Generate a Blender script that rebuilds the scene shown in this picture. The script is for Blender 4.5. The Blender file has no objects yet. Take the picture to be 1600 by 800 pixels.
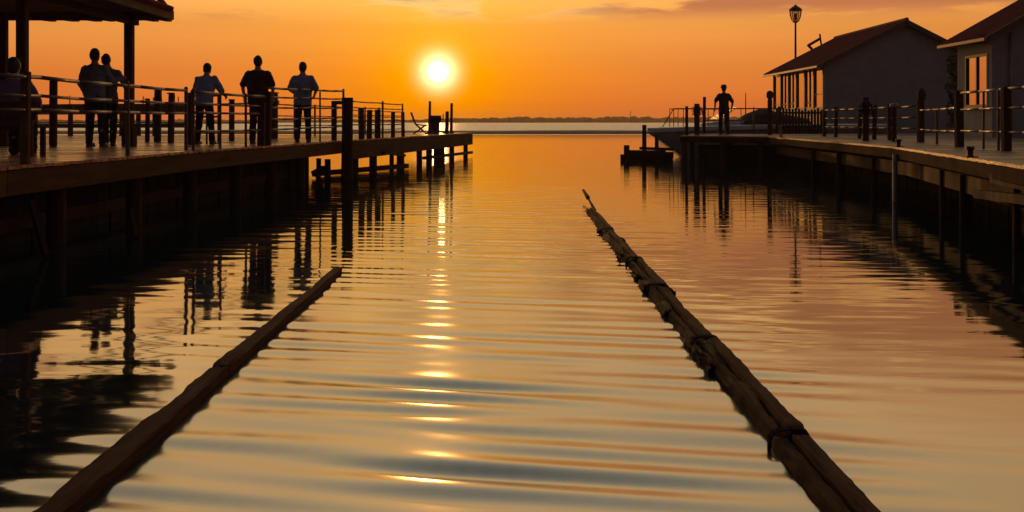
import bpy, bmesh, math, random
import numpy as np
from mathutils import Vector, Matrix, noise as mnoise

random.seed(11)
S = bpy.context.scene
COL = S.collection
R = math.radians

# ------------------------------------------------------------------ camera
EYE = 1.4                      # eye height above the water
F = 1716.0                     # focal length in 1600-px units
cam = bpy.data.cameras.new('camera')
cam.sensor_width = 36.0
cam.lens = F / 1600 * 36
cam.shift_y = -210 / 1600
cam.clip_start = 0.1
cam.clip_end = 12000
cam_o = bpy.data.objects.new('camera', cam)
cam_o.location = (0, 0, EYE)
cam_o.rotation_euler = (R(90), 0, 0)
COL.objects.link(cam_o)
S.camera = cam_o

def at(px, py, Y):
    return Vector(((px - 800) / F * Y, Y, EYE + (190 - py) / F * Y))
def atx(px, Y):
    return (px - 800) / F * Y

# ------------------------------------------------------------------ view
S.view_settings.view_transform = 'Standard'
S.view_settings.look = 'None'
S.view_settings.exposure = 0.0
S.view_settings.gamma = 1.0
S.view_settings.use_curve_mapping = False
S.cycles.use_denoising = True
S.cycles.sample_clamp_indirect = 6.0
S.cycles.sample_clamp_direct = 12.0
S.cycles.max_bounces = 8
S.cycles.caustics_reflective = False
S.cycles.caustics_refractive = False
S.cycles.transparent_max_bounces = 8

SUN_AZ = -3.84      # degrees, negative = left of the view axis
SUN_EL = 2.6
SD = Vector((math.sin(R(SUN_AZ)) * math.cos(R(SUN_EL)), math.cos(R(SUN_AZ)) * math.cos(R(SUN_EL)), math.sin(R(SUN_EL))))

def s2l(c):
    return tuple(((v / 255) / 12.92 if v / 255 <= 0.04045 else ((v / 255 + 0.055) / 1.055) ** 2.4) for v in c)

class NT:
    """tiny helper for node trees"""
    def __init__(self, tree):
        self.t = tree; self.n = tree.nodes; self.l = tree.links
    def node(self, typ, **kw):
        nd = self.n.new(typ)
        for k, v in kw.items():
            setattr(nd, k, v)
        return nd
    def put(self, sock, v):
        if v is None: return
        if hasattr(v, 'bl_idname') or isinstance(v, bpy.types.NodeSocket):
            self.l.new(v, sock)
        else:
            sock.default_value = v
    def m(self, op, a, b=None, c=None, clamp=False):
        nd = self.node('ShaderNodeMath', operation=op, use_clamp=clamp)
        for i, v in enumerate((a, b, c)):
            self.put(nd.inputs[i], v)
        return nd.outputs[0]
    def vm(self, op, a, b=None, scale=None):
        nd = self.node('ShaderNodeVectorMath', operation=op)
        self.put(nd.inputs[0], a); self.put(nd.inputs[1], b)
        if scale is not None: self.put(nd.inputs[3], scale)
        return nd.outputs['Value'] if op in ('DOT_PRODUCT', 'LENGTH') else nd.outputs[0]
    def mix(self, fac, a, b, blend='MIX'):
        nd = self.node('ShaderNodeMix', data_type='RGBA', blend_type=blend)
        self.put(nd.inputs[0], fac); self.put(nd.inputs[6], a); self.put(nd.inputs[7], b)
        return nd.outputs[2]
    def ramp(self, fac, stops, interp='LINEAR'):
        nd = self.node('ShaderNodeValToRGB')
        cr = nd.color_ramp; cr.interpolation = interp
        while len(cr.elements) > 1: cr.elements.remove(cr.elements[-1])
        cr.elements[0].position = stops[0][0]; cr.elements[0].color = (*stops[0][1], 1)
        for p, c in stops[1:]:
            e = cr.elements.new(p); e.color = (*c, 1)
        self.put(nd.inputs[0], fac)
        return nd.outputs[0]
    def maprange(self, v, a, b, c=0.0, d=1.0, smooth=False):
        nd = self.node('ShaderNodeMapRange', interpolation_type='SMOOTHSTEP' if smooth else 'LINEAR')
        self.put(nd.inputs[0], v)
        for i, x in enumerate((a, b, c, d)): nd.inputs[i + 1].default_value = x
        return nd.outputs[0]
    def noise(self, vec, scale, detail=3.0, rough=0.5, dist=0.0):
        nd = self.node('ShaderNodeTexNoise')
        self.put(nd.inputs['Vector'], vec); nd.inputs['Scale'].default_value = scale
        nd.inputs['Detail'].default_value = detail; nd.inputs['Roughness'].default_value = rough
        nd.inputs['Distortion'].default_value = dist
        return nd.outputs['Fac']

# ------------------------------------------------------------------ sky
W = bpy.data.worlds.new('World'); S.world = W; W.use_nodes = True
w = NT(W.node_tree); w.n.clear()
tc = w.node('ShaderNodeTexCoord')
d = w.vm('NORMALIZE', tc.outputs['Generated'])
sep = w.node('ShaderNodeSeparateXYZ'); w.l.new(d, sep.inputs[0])
dx, dy, dz = sep.outputs
el = w.m('MULTIPLY', w.m('ARCSINE', dz), 57.2958)
az = w.m('MULTIPLY', w.m('ARCTAN2', dx, dy), 57.2958)
ang = w.m('MULTIPLY', w.m('ARCCOSINE', w.m('MINIMUM', w.vm('DOT_PRODUCT', d, tuple(SD)), 0.9999999)), 57.2958)
elf = w.m('DIVIDE', w.m('ADD', el, 0.0), 90.0, clamp=True)
elp = w.m('POWER', elf, 0.5)                    # 0..1, more room near the horizon
def ep(e): return math.sqrt(e / 90)
front = w.ramp(elp, [(0.0, s2l((224, 112, 54))), (ep(0.8), s2l((229, 117, 52))), (ep(2.5), s2l((237, 135, 58))),
                     (ep(5.0), s2l((246, 162, 78))), (ep(8), (1.35, 0.67, 0.18)), (ep(12), (1.50, 0.86, 0.32)),
                     (ep(19), (1.02, 0.72, 0.37)), (ep(29), (0.46, 0.42, 0.31)), (ep(44), (0.20, 0.195, 0.175)), (1.0, s2l((84, 80, 86)))])
daz = w.m('SUBTRACT', az, SUN_AZ)
g40 = w.m('EXPONENT', w.m('MULTIPLY', w.m('POWER', w.m('DIVIDE', w.m('ABSOLUTE', daz), 34.0), 2.0), -1.0))
azf = w.m('MULTIPLY_ADD', g40, 0.34, 0.66)
frontl = w.vm('MULTIPLY', w.vm('SCALE', front, None, azf), w.mix(g40, (1.0, 0.91, 0.84, 1), (1.0, 0.985, 0.96, 1)))
# dusk side of the sky, behind the camera
nish = w.node('ShaderNodeTexSky', sky_type='NISHITA', sun_disc=False)
nish.sun_elevation = R(SUN_EL); nish.sun_rotation = R(SUN_AZ); nish.dust_density = 3.0; nish.air_density = 1.2
nishs = w.vm('SCALE', nish.outputs[0], None, 0.02)
back = w.ramp(elp, [(0.0, s2l((62, 64, 80))), (ep(8), s2l((74, 78, 96))), (ep(30), s2l((80, 88, 106))), (1.0, s2l((80, 88, 106)))])
backf = w.vm('ADD', w.vm('SCALE', back, None, 0.26), nishs)
fb = w.maprange(dy, -0.05, 0.75, 0, 1, True)
sky = w.mix(fb, backf, frontl)
# glow of the sun in the hazy air
def glow(width, col, power=1.0):
    e = w.m('EXPONENT', w.m('MULTIPLY', w.m('POWER', w.m('DIVIDE', ang, width), power), -1.0))
    nd = w.vm('SCALE', col, None, e)
    return nd
gl = w.vm('ADD', glow(0.84, (2.2, 1.7, 1.1), 2.0), glow(2.3, (0.40, 0.21, -0.02), 1.2))
gl = w.vm('ADD', gl, glow(8.0, (0.16, 0.055, -0.042), 1.8))
sky = w.vm('ADD', sky, gl)
# thin clouds at the top of the view
cv = w.node('ShaderNodeCombineXYZ')
w.put(cv.inputs[0], w.m('MULTIPLY', az, 0.09)); w.put(cv.inputs[1], w.m('MULTIPLY', el, 0.55)); cv.inputs[2].default_value = 3.7
cn = w.noise(cv.outputs[0], 1.6, 6.0, 0.55, 0.3)
lim = w.m('MULTIPLY_ADD', w.maprange(az, -14.0, 20.0), -0.20, 0.56)
cm = w.maprange(w.m('SUBTRACT', cn, lim), -0.04, 0.10, 0, 1, True)
cm = w.m('MULTIPLY', cm, w.maprange(el, 4.9, 6.0, 0, 1, True))
cm = w.m('MULTIPLY', cm, w.maprange(el, 16.0, 9.0, 0, 1, True))
rim = w.maprange(w.m('SUBTRACT', cn, lim), 0.02, 0.12, 1, 0)
nearsun = w.maprange(ang, 4.0, 12.0, 1, 0, True)
ccol = w.mix(w.m('MULTIPLY', w.m('MULTIPLY_ADD', rim, 0.5, 0.5), nearsun), (*s2l((192, 116, 76)), 1), (*s2l((255, 220, 140)), 1))
sky = w.mix(w.m('MULTIPLY', cm, 0.9), sky, ccol)
# soft streaks in the air
sv = w.node('ShaderNodeCombineXYZ'); w.put(sv.inputs[0], w.m('MULTIPLY', az, 0.03)); w.put(sv.inputs[1], w.m('MULTIPLY', el, 0.5))
sn = w.noise(sv.outputs[0], 1.3, 4.0, 0.55)
sky = w.vm('SCALE', sky, None, w.maprange(sn, 0.3, 0.7, 0.955, 1.045))
# the disc itself
disc = w.maprange(ang, 0.40, 0.52, 1, 0, True)
sky = w.vm('ADD', sky, w.vm('SCALE', (30.0, 21.0, 8.0), None, disc))
below = w.maprange(dz, -0.02, -0.002, 0, 1)
sky = w.mix(below, (0.05, 0.03, 0.015, 1), sky)
bg = w.node('ShaderNodeBackground'); w.l.new(sky, bg.inputs[0]); bg.inputs[1].default_value = 1.0
wo = w.node('ShaderNodeOutputWorld'); w.l.new(bg.outputs[0], wo.inputs[0])
W.cycles.sampling_method = 'MANUAL'; W.cycles.sample_map_resolution = 2048

# ------------------------------------------------------------------ sun
sl = bpy.data.lights.new('sun', 'SUN'); sl.energy = 0.45; sl.angle = R(0.9); sl.color = (1.0, 0.44, 0.11)
so = bpy.data.objects.new('sun', sl); COL.objects.link(so)
so.rotation_euler = (-SD).to_track_quat('-Z', 'Y').to_euler()
so.location = (-20, 300, 40)

# ------------------------------------------------------------------ materials
def new_mat(name):
    m = bpy.data.materials.new(name); m.use_nodes = True
    t = NT(m.node_tree); t.n.clear()
    out = t.node('ShaderNodeOutputMaterial')
    p = t.node('ShaderNodeBsdfPrincipled')
    t.l.new(p.outputs[0], out.inputs[0])
    return m, t, p, out

def mat_wood(name, dark, light, axis='Y', rough=0.75, scale=9.0, bump=0.3, spec=0.3, island=True):
    m, t, p, out = new_mat(name)
    c = t.node('ShaderNodeTexCoord'); mp = t.node('ShaderNodeMapping')
    t.l.new(c.outputs['Object'], mp.inputs[0])
    k = {'X': (0.06, 1, 1), 'Y': (1, 0.06, 1), 'Z': (1, 1, 0.06)}[axis]
    mp.inputs['Scale'].default_value = k
    n1 = t.noise(mp.outputs[0], scale, 6, 0.6, 0.4)
    n2 = t.noise(c.outputs['Object'], 1.3, 4, 0.6)
    f = t.m('MULTIPLY_ADD', n1, 0.65, t.m('MULTIPLY', n2, 0.35))
    if island:
        g = t.node('ShaderNodeNewGeometry')
        f = t.m('ADD', f, t.m('MULTIPLY_ADD', g.outputs['Random Per Island'], 0.34, -0.17))
    colr = t.ramp(f, [(0.3, dark), (0.72, light)])
    t.l.new(colr, p.inputs['Base Color'])
    t.put(p.inputs['Roughness'], t.maprange(n2, 0.3, 0.7, rough - 0.12, rough + 0.12))
    p.inputs['Specular IOR Level'].default_value = spec
    b = t.node('ShaderNodeBump'); b.inputs['Strength'].default_value = bump; b.inputs['Distance'].default_value = 0.02
    t.l.new(n1, b.inputs['Height']); t.l.new(b.outputs[0], p.inputs['Normal'])
    return m

def mat_plain(name, col, rough=0.6, metal=0.0, spec=0.4, vary=0.25, scale=6.0, bump=0.0):
    m, t, p, out = new_mat(name)
    c = t.node('ShaderNodeTexCoord')
    n = t.noise(c.outputs['Object'], scale, 5, 0.6)
    lo = tuple(v * (1 - vary) for v in col); hi = tuple(min(1, v * (1 + vary)) for v in col)
    t.l.new(t.ramp(n, [(0.3, lo), (0.7, hi)]), p.inputs['Base Color'])
    p.inputs['Roughness'].default_value = rough; p.inputs['Metallic'].default_value = metal
    p.inputs['Specular IOR Level'].default_value = spec
    if bump:
        b = t.node('ShaderNodeBump'); b.inputs['Strength'].default_value = bump; b.inputs['Distance'].default_value = 0.02
        t.l.new(n, b.inputs['Height']); t.l.new(b.outputs[0], p.inputs['Normal'])
    return m

M = {}
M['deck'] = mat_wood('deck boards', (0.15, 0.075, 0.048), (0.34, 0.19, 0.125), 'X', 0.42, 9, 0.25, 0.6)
M['deck_lit'] = mat_wood('smooth lit deck boards', (0.32, 0.135, 0.078), (0.56, 0.27, 0.165), 'X', 0.27, 9, 0.08, 0.9)  # lighter copy of the deck wood; sky light and sheen put into its colour
M['fascia'] = mat_wood('fascia timber', (0.06, 0.030, 0.019), (0.17, 0.088, 0.052), 'Y', 0.85, 8, 0.3, 0.1)
M['fascia_dark'] = mat_wood('dark edge timber', (0.035, 0.017, 0.011), (0.11, 0.052, 0.030), 'Y', 0.9, 8, 0.3, 0.06)
M['post'] = mat_wood('post timber', (0.035, 0.019, 0.013), (0.10, 0.052, 0.034), 'Z', 0.85, 8, 0.3, 0.12)
M['pile'] = mat_wood('wet pile timber', (0.018, 0.010, 0.008), (0.055, 0.030, 0.021), 'Z', 0.8, 7, 0.5, 0.12)
M['near_black'] = mat_wood('near black timber', (0.008, 0.006, 0.005), (0.024, 0.016, 0.012), 'Z', 0.8, 5, 0.5, 0.15)  # shade below the decks is put into this near black colour
M['rail_bright'] = mat_plain('highlight railing steel', (0.20, 0.14, 0.11), 0.35, 0.8, 0.5, 0.3, 12)  # brighter copy of the rail steel; sky highlight put into its colour
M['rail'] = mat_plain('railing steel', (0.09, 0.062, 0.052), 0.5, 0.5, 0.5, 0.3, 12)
M['dark_metal'] = mat_plain('dark iron', (0.05, 0.045, 0.04), 0.45, 0.6, 0.5, 0.3, 9)
M['soffit'] = mat_wood('shelter timber', (0.05, 0.03, 0.02), (0.12, 0.07, 0.045), 'X', 0.8, 6)
M['roof'] = mat_plain('dull red roof tile', (0.28, 0.07, 0.055), 0.8, 0, 0.2, 0.45, 3.0, 0.3)
M['wall'] = mat_plain('slate grey render', (0.29, 0.30, 0.32), 0.9, 0, 0.1, 0.12, 2.0, 0.1)
M['trim'] = mat_plain('brown painted trim', (0.10, 0.055, 0.04), 0.5, 0, 0.4, 0.3, 5)
M['gutter'] = mat_plain('pale gutter metal', (0.30, 0.24, 0.21), 0.5, 0.3, 0.4, 0.2, 5)
M['white'] = mat_plain('white gelcoat', (0.75, 0.72, 0.68), 0.35, 0, 0.5, 0.08, 3)
M['hull_dark'] = mat_plain('grey hull paint', (0.22, 0.20, 0.19), 0.4, 0, 0.5, 0.3, 3)
M['canvas'] = mat_plain('dark boat canvas', (0.06, 0.045, 0.04), 0.9, 0, 0.1, 0.3, 6)
M['quay'] = mat_plain('worn quay concrete', (0.22, 0.18, 0.15), 0.85, 0, 0.2, 0.35, 0.8, 0.2)
M['log'] = mat_wood('worn floating timber', (0.018, 0.007, 0.0045), (0.145, 0.055, 0.025), 'Y', 0.85, 30, 0.8, 0.12, False)
M['log2'] = mat_wood('old split timber', (0.012, 0.006, 0.004), (0.095, 0.040, 0.020), 'Y', 0.85, 30, 0.9, 0.10, False)
M['rope'] = mat_plain('tarred rope', (0.05, 0.03, 0.02), 0.9, 0, 0.2, 0.5, 40, 0.5)
M['leaf'] = mat_plain('dark leaves', (0.05, 0.06, 0.03), 0.7, 0, 0.3, 0.5, 3)
M['far'] = mat_plain('far foliage', (0.07, 0.065, 0.04), 0.9, 0, 0.1, 0.4, 0.05)
M['sand'] = mat_plain('wet sand', (0.20, 0.15, 0.11), 0.7, 0, 0.3, 0.3, 0.2)
M['skin'] = mat_plain('skin', (0.36, 0.20, 0.13), 0.5, 0, 0.4, 0.1, 8)
M['hair'] = mat_plain('black hair', (0.018, 0.014, 0.012), 0.6, 0, 0.4, 0.3, 40)
M['shoe'] = mat_plain('dark leather', (0.025, 0.02, 0.018), 0.5, 0, 0.4, 0.3, 10)
def cloth(name, col): return mat_plain(name, col, 0.9, 0, 0.15, 0.22, 10, 0.25)
M['shirt_blue'] = cloth('blue shirt cloth', (0.15, 0.20, 0.33))
M['shirt_pale'] = cloth('pale blue shirt cloth', (0.20, 0.26, 0.39))
M['shirt_teal'] = cloth('grey green shirt cloth', (0.13, 0.17, 0.19))
M['shirt_dark'] = cloth('maroon black shirt cloth', (0.05, 0.025, 0.022))
M['purple'] = cloth('dark purple cloth', (0.13, 0.09, 0.17))
M['trouser'] = cloth('dark trouser cloth', (0.025, 0.022, 0.025))
M['trouser2'] = cloth('charcoal trouser cloth', (0.04, 0.032, 0.03))
def mat_pane(name, mirror, tint=(0.9, 0.85, 0.8)):
    m, t, p, out = new_mat(name)
    g = t.node('ShaderNodeBsdfGlossy'); g.inputs['Roughness'].default_value = 0.03; g.inputs['Color'].default_value = (*tint, 1)
    c = t.node('ShaderNodeTexCoord'); n = t.noise(c.outputs['Object'], 0.9, 2)
    b = t.node('ShaderNodeBump'); b.inputs['Strength'].default_value = 0.05; b.inputs['Distance'].default_value = 0.05
    t.l.new(n, b.inputs['Height']); t.l.new(b.outputs[0], g.inputs['Normal'])
    p.inputs['Base Color'].default_value = (0.02, 0.016, 0.013, 1); p.inputs['Roughness'].default_value = 0.1
    mx = t.node('ShaderNodeMixShader'); mx.inputs[0].default_value = mirror
    t.l.new(p.outputs[0], mx.inputs[1]); t.l.new(g.outputs[0], mx.inputs[2]); t.l.new(mx.outputs[0], out.inputs[0])
    return m
M['pane'] = mat_pane('reflecting window glass', 0.8)
def mat_clear(name):
    m, t, p, out = new_mat(name)
    g = t.node('ShaderNodeBsdfGlossy'); g.inputs['Roughness'].default_value = 0.05
    tr = t.node('ShaderNodeBsdfTransparent'); tr.inputs['Color'].default_value = (0.72, 0.66, 0.58, 1)
    mx = t.node('ShaderNodeMixShader'); mx.inputs[0].default_value = 0.12
    t.l.new(tr.outputs[0], mx.inputs[1]); t.l.new(g.outputs[0], mx.inputs[2]); t.l.new(mx.outputs[0], out.inputs[0])
    return m
M['clear'] = mat_clear('lantern glass')

# ------------------------------------------------------------------ mesh helpers
def wloc(o):
    v = Vector((0, 0, 0))
    while o is not None:
        v += o.location; o = o.parent
    return v

class MB:
    def __init__(self): self.bm = bmesh.new()
    def box(self, c, s, rz=0.0, bev=0.0, rot=None):
        mt = Matrix.Translation(c) @ (rot if rot is not None else Matrix.Rotation(rz, 4, 'Z')) @ Matrix.Diagonal((s[0], s[1], s[2], 1))
        r = bmesh.ops.create_cube(self.bm, size=1.0, matrix=mt)
        if bev:
            es = list({e for v in r['verts'] for e in v.link_edges})
            bmesh.ops.bevel(self.bm, geom=es, offset=bev, segments=1, affect='EDGES', profile=0.7)
        return self
    def bar(self, p, q, w_, h_, bev=0.0):
        """rectangular bar p -> q; w_ sideways, h_ upwards"""
        p = Vector(p); q = Vector(q); dv = q - p; L = dv.length
        y = dv.normalized(); up = Vector((0, 0, 1))
        if abs(y.z) > 0.98: up = Vector((0, 1, 0))
        x = y.cross(up).normalized(); z = x.cross(y)
        rot = Matrix((x, y, z)).transposed().to_4x4()
        return self.box((p + q) / 2, (w_, L, h_), bev=bev, rot=rot)
    def tube(self, p, q, r0, r1=None, seg=10, caps=True):
        r1 = r0 if r1 is None else r1
        p = Vector(p); q = Vector(q); dv = q - p
        rot = dv.to_track_quat('Z', 'Y').to_matrix().to_4x4()
        bmesh.ops.create_cone(self.bm, cap_ends=caps, segments=seg, radius1=r0, radius2=r1, depth=dv.length,
                              matrix=Matrix.Translation((p + q) / 2) @ rot)
        return self
    def sph(self, c, s, seg=12, rot=None):
        if not hasattr(s, '__len__'): s = (s, s, s)
        bmesh.ops.create_uvsphere(self.bm, u_segments=seg, v_segments=max(6, seg * 2 // 3), radius=1.0,
                                  matrix=Matrix.Translation(c) @ (rot or Matrix()) @ Matrix.Diagonal((*s, 1)))
        return self
    def path(self, pts, r, seg=8):
        for a, b in zip(pts[:-1], pts[1:]): self.tube(a, b, r, r, seg)
        for p in pts[1:-1]: self.sph(p, r * 1.0, 8)
        return self
    def cap(self, p, q, r0, r1, seg=12):
        self.tube(p, q, r0, r1, seg); self.sph(p, r0, seg); self.sph(q, r1, seg)
        return self
    def poly(self, pts, th=0.0, dirv=(0, 0, 1)):
        """prism: outline pts extruded by th along dirv"""
        a = [self.bm.verts.new(p) for p in pts]
        if th == 0:
            self.bm.faces.new(a); return self
        dv = Vector(dirv) * th
        b = [self.bm.verts.new(Vector(p) + dv) for p in pts]
        self.bm.faces.new(a[::-1]); self.bm.faces.new(b)
        n = len(a)
        for i in range(n): self.bm.faces.new((a[i], a[(i + 1) % n], b[(i + 1) % n], b[i]))
        return self
    def loft(self, rings, close=True):
        vs = [[self.bm.verts.new(p) for p in r] for r in rings]
        n = len(vs[0])
        for a, b in zip(vs[:-1], vs[1:]):
            for i in range(n): self.bm.faces.new((a[i], a[(i + 1) % n], b[(i + 1) % n], b[i]))
        if close:
            self.bm.faces.new(vs[0][::-1]); self.bm.faces.new(vs[-1])
        return self
    def lathe(self, c, prof, seg=16):
        rings = [[Vector(c) + Vector((math.cos(2 * math.pi * k / seg) * r, math.sin(2 * math.pi * k / seg) * r, z)) for k in range(seg)] for r, z in prof]
        return self.loft(rings)
    def build(self, name, mat, parent=None, smooth=False, loc=None, bevel=0.0):
        me = bpy.data.meshes.new(name)
        bmesh.ops.recalc_face_normals(self.bm, faces=self.bm.faces[:])
        off = wloc(parent) if parent is not None else Vector(loc or (0, 0, 0))
        bmesh.ops.translate(self.bm, vec=-off, verts=self.bm.verts[:])
        self.bm.to_mesh(me); self.bm.free()
        if smooth:
            me.shade_smooth()
            if smooth == 'sharp': me.set_sharp_from_angle(angle=R(32))
        me.materials.append(mat)
        o = bpy.data.objects.new(name, me); COL.objects.link(o)
        if parent is not None: o.parent = parent
        elif loc is not None: o.location = loc
        if bevel:
            md = o.modifiers.new('bevel', 'BEVEL'); md.width = bevel; md.segments = 1; md.limit_method = 'ANGLE'
        return o

def tag(o, label=None, cat=None, group=None, kind=None):
    if label: o['label'] = label
    if cat: o['category'] = cat
    if group: o['group'] = group
    if kind: o['kind'] = kind
    return o
def thing(name, label, cat, loc=(0, 0, 0), group=None):
    o = bpy.data.objects.new(name, None); o.empty_display_size = 0.3
    COL.objects.link(o); o.location = loc
    return tag(o, label, cat, group)

DECK = EYE - 0.45            # height of both decks above the water

# ------------------------------------------------------------------ water: one sheet to the horizon
def water():
    ys = np.concatenate([[-400, -60, -10, 0, 1.5], np.arange(2.4, 9, 0.02), np.arange(9, 24, 0.04), np.arange(24, 70, 0.12),
                         np.geomspace(70, 7000, 120)])
    xs_i = np.arange(-11, 11.01, 0.1)
    ext = np.geomspace(11.4, 7000, 34)
    xs = np.concatenate([-ext[::-1], xs_i, ext])
    X, Y = np.meshgrid(xs, ys)
    rng = np.random.default_rng(5)
    def ss(a, b, v):
        t = np.clip((v - a) / (b - a), 0, 1); return t * t * (3 - 2 * t)
    Z = np.zeros_like(X)
    lane = ss(-2.1, -1.4, X) * (1 - ss(1.1, 1.9, X))          # water between the two floating timbers
    # (wavelength, heading from +Y in degrees, slope)
    near = np.interp(Y, [2.2, 3.7, 5.2, 6.6, 8.1, 9.6, 12, 18, 44], [0.082, 0.082, 0.078, 0.066, 0.034, 0.026, 0.024, 0.018, 0.0])
    near = near * (0.09 + 0.91 * lane) * (0.68 + 0.50 * np.exp(-((X + 0.22 + (Y - 3.9) * 0.03) / 0.42) ** 2) * (1 - ss(7.5, 9, Y)) + 0.32 * ss(7.5, 9, Y))
    comps = []
    for lam, a, wgt in ((0.27, 12, 1.0), (0.23, 9, 0.45), (0.34, 14, 1.0), (0.19, 16, 0.2), (0.46, 9, 0.5), (0.68, 15, 0.3), (0.30, 8, 0.6), (0.25, 17, 0.3)):
        comps.append((lam, a, wgt))
    tot = math.sqrt(sum(c[2] ** 2 for c in comps))
    for lam, a, wgt in comps:
        k = 2 * math.pi / lam; th = math.radians(a)
        ph = rng.uniform(0, 6.28)
        warp = 0.07 * np.sin(X * 0.55 + rng.uniform(0, 6)) * np.sin(Y * 0.31 + rng.uniform(0, 6))
        Z += near * 1.41 * wgt / tot / k * np.sin(k * (X * math.sin(th) + Y * math.cos(th) + warp) + ph)
    # small chop that fills the whole basin
    chop = np.interp(Y, [2.2, 6, 10, 22, 45, 65], [0.004, 0.005, 0.007, 0.009, 0.008, 0.0])
    chop = chop * (1 - 0.5 * ss(1.0, 2.6, X))
    for i in range(12):
        lam = 0.18 + 0.6 * rng.random() ** 1.3
        a = rng.normal(0, 13); k = 2 * math.pi / lam; th = math.radians(a)
        fade = np.clip((lam - 0.10) / 0.2, 0, 1)
        res = np.interp(Y, [2.4, 9, 24, 70], [0.02, 0.04, 0.12, 0.2])
        ok = np.clip(lam / res - 2.2, 0, 1)
        Z += chop * ok * fade * 1.41 / math.sqrt(12) / k * np.sin(k * (X * math.sin(th) + Y * math.cos(th)) + rng.uniform(0, 6.28)
              + 0.8 * np.sin(X * 0.4 + i) + 0.5 * np.sin(Y * 0.23 + 2 * i))
    nr, nc = X.shape
    me = bpy.data.meshes.new('water')
    me.vertices.add(nr * nc)
    me.vertices.foreach_set('co', np.stack([X, Y, Z], -1).astype(np.float32).ravel())
    idx = np.arange(nr * nc).reshape(nr, nc)
    q = np.stack([idx[:-1, :-1], idx[:-1, 1:], idx[1:, 1:], idx[1:, :-1]], -1).reshape(-1, 4)
    me.loops.add(q.size); me.polygons.add(len(q))
    me.loops.foreach_set('vertex_index', q.astype(np.int32).ravel())
    me.polygons.foreach_set('loop_start', np.arange(0, q.size, 4, dtype=np.int32))
    me.polygons.foreach_set('use_smooth', np.ones(len(q), dtype=bool))
    me.update(calc_edges=True); me.validate()
    m, t, p, out = new_mat('water')
    g = t.node('ShaderNodeNewGeometry')
    sp = t.node('ShaderNodeSeparateXYZ'); t.l.new(g.outputs['Position'], sp.inputs[0])
    mp = t.node('ShaderNodeMapping'); mp.inputs['Scale'].default_value = (0.9, 5.0, 1); t.l.new(g.outputs['Position'], mp.inputs[0])
    n1 = t.noise(mp.outputs[0], 0.9, 3, 0.5)
    mp2 = t.node('ShaderNodeMapping'); mp2.inputs['Scale'].default_value = (0.02, 0.4, 1); t.l.new(g.outputs['Position'], mp2.inputs[0])
    n2 = t.noise(mp2.outputs[0], 1.0, 3, 0.5)
    farf = t.maprange(sp.outputs[1], 112, 135)
    amp = t.m('MULTIPLY_ADD', farf, 0.08, t.maprange(sp.outputs[1], 6, 40, 0.0010, 0.010))
    h = t.m('MULTIPLY', t.m('ADD', n1, t.m('MULTIPLY', n2, farf)), amp)
    b = t.node('ShaderNodeBump'); b.inputs['Strength'].default_value = 1.0; b.inputs['Distance'].default_value = 1.0
    t.l.new(h, b.inputs['Height'])
    gl = t.node('ShaderNodeBsdfGlossy'); lane = t.m('MULTIPLY', t.maprange(sp.outputs[0], -2.1, -1.3, 0, 1, True), t.maprange(sp.outputs[0], 1.8, 1.0, 0, 1, True))
    lane = t.m('MULTIPLY', lane, t.maprange(sp.outputs[1], 12, 4.5, 0, 1, True))
    t.put(gl.inputs['Roughness'], t.m('ADD', t.m('MULTIPLY_ADD', lane, 0.135, 0.035), t.m('MULTIPLY', t.maprange(sp.outputs[1], 112, 130), 0.30)))
    gl.inputs['Color'].default_value = (1, 1, 1, 1)
    t.l.new(b.outputs[0], gl.inputs['Normal'])
    fr = t.node('ShaderNodeFresnel'); fr.inputs[0].default_value = 4.2; t.l.new(b.outputs[0], fr.inputs[1])
    p.inputs['Base Color'].default_value = (0.010, 0.022, 0.022, 1); p.inputs['Roughness'].default_value = 0.6
    p.inputs['Specular IOR Level'].default_value = 0.0
    mx = t.node('ShaderNodeMixShader')
    t.l.new(fr.outputs[0], mx.inputs[0]); t.l.new(p.outputs[0], mx.inputs[1]); t.l.new(gl.outputs[0], mx.inputs[2])
    t.l.new(mx.outputs[0], out.inputs[0])
    me.materials.append(m)
    o = bpy.data.objects.new('water', me); COL.objects.link(o)
    tag(o, 'calm rippled harbour water under the sunset', 'water', kind='structure')
water()

# low spit of sand across the bay
def spit():
    mb = MB(); rings = []
    for i in range(60):
        x = -95 + i * 3.6
        e = min(1, i / 8, (59 - i) / 8)
        zt = 1.0 * (0.34 + 0.10 * mnoise.noise((x * 0.06, 1, 0)) + 0.05 * mnoise.noise((x * 0.4, 5, 0))) * (0.2 + 0.8 * e)
        yc = 126 + 3 * mnoise.noise((x * 0.02, 0, 3))
        rings.append([(x, yc - 5, -0.6), (x, yc - 2.5, zt * 0.55), (x, yc, zt), (x, yc + 9, zt * 0.9), (x, yc + 14, -0.6)])
    mb.loft(rings)
    tag(mb.build('sandbar', M['sand'], smooth=True), 'low dark sand spit across the bay', 'sandbar', kind='structure')
spit()

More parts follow.
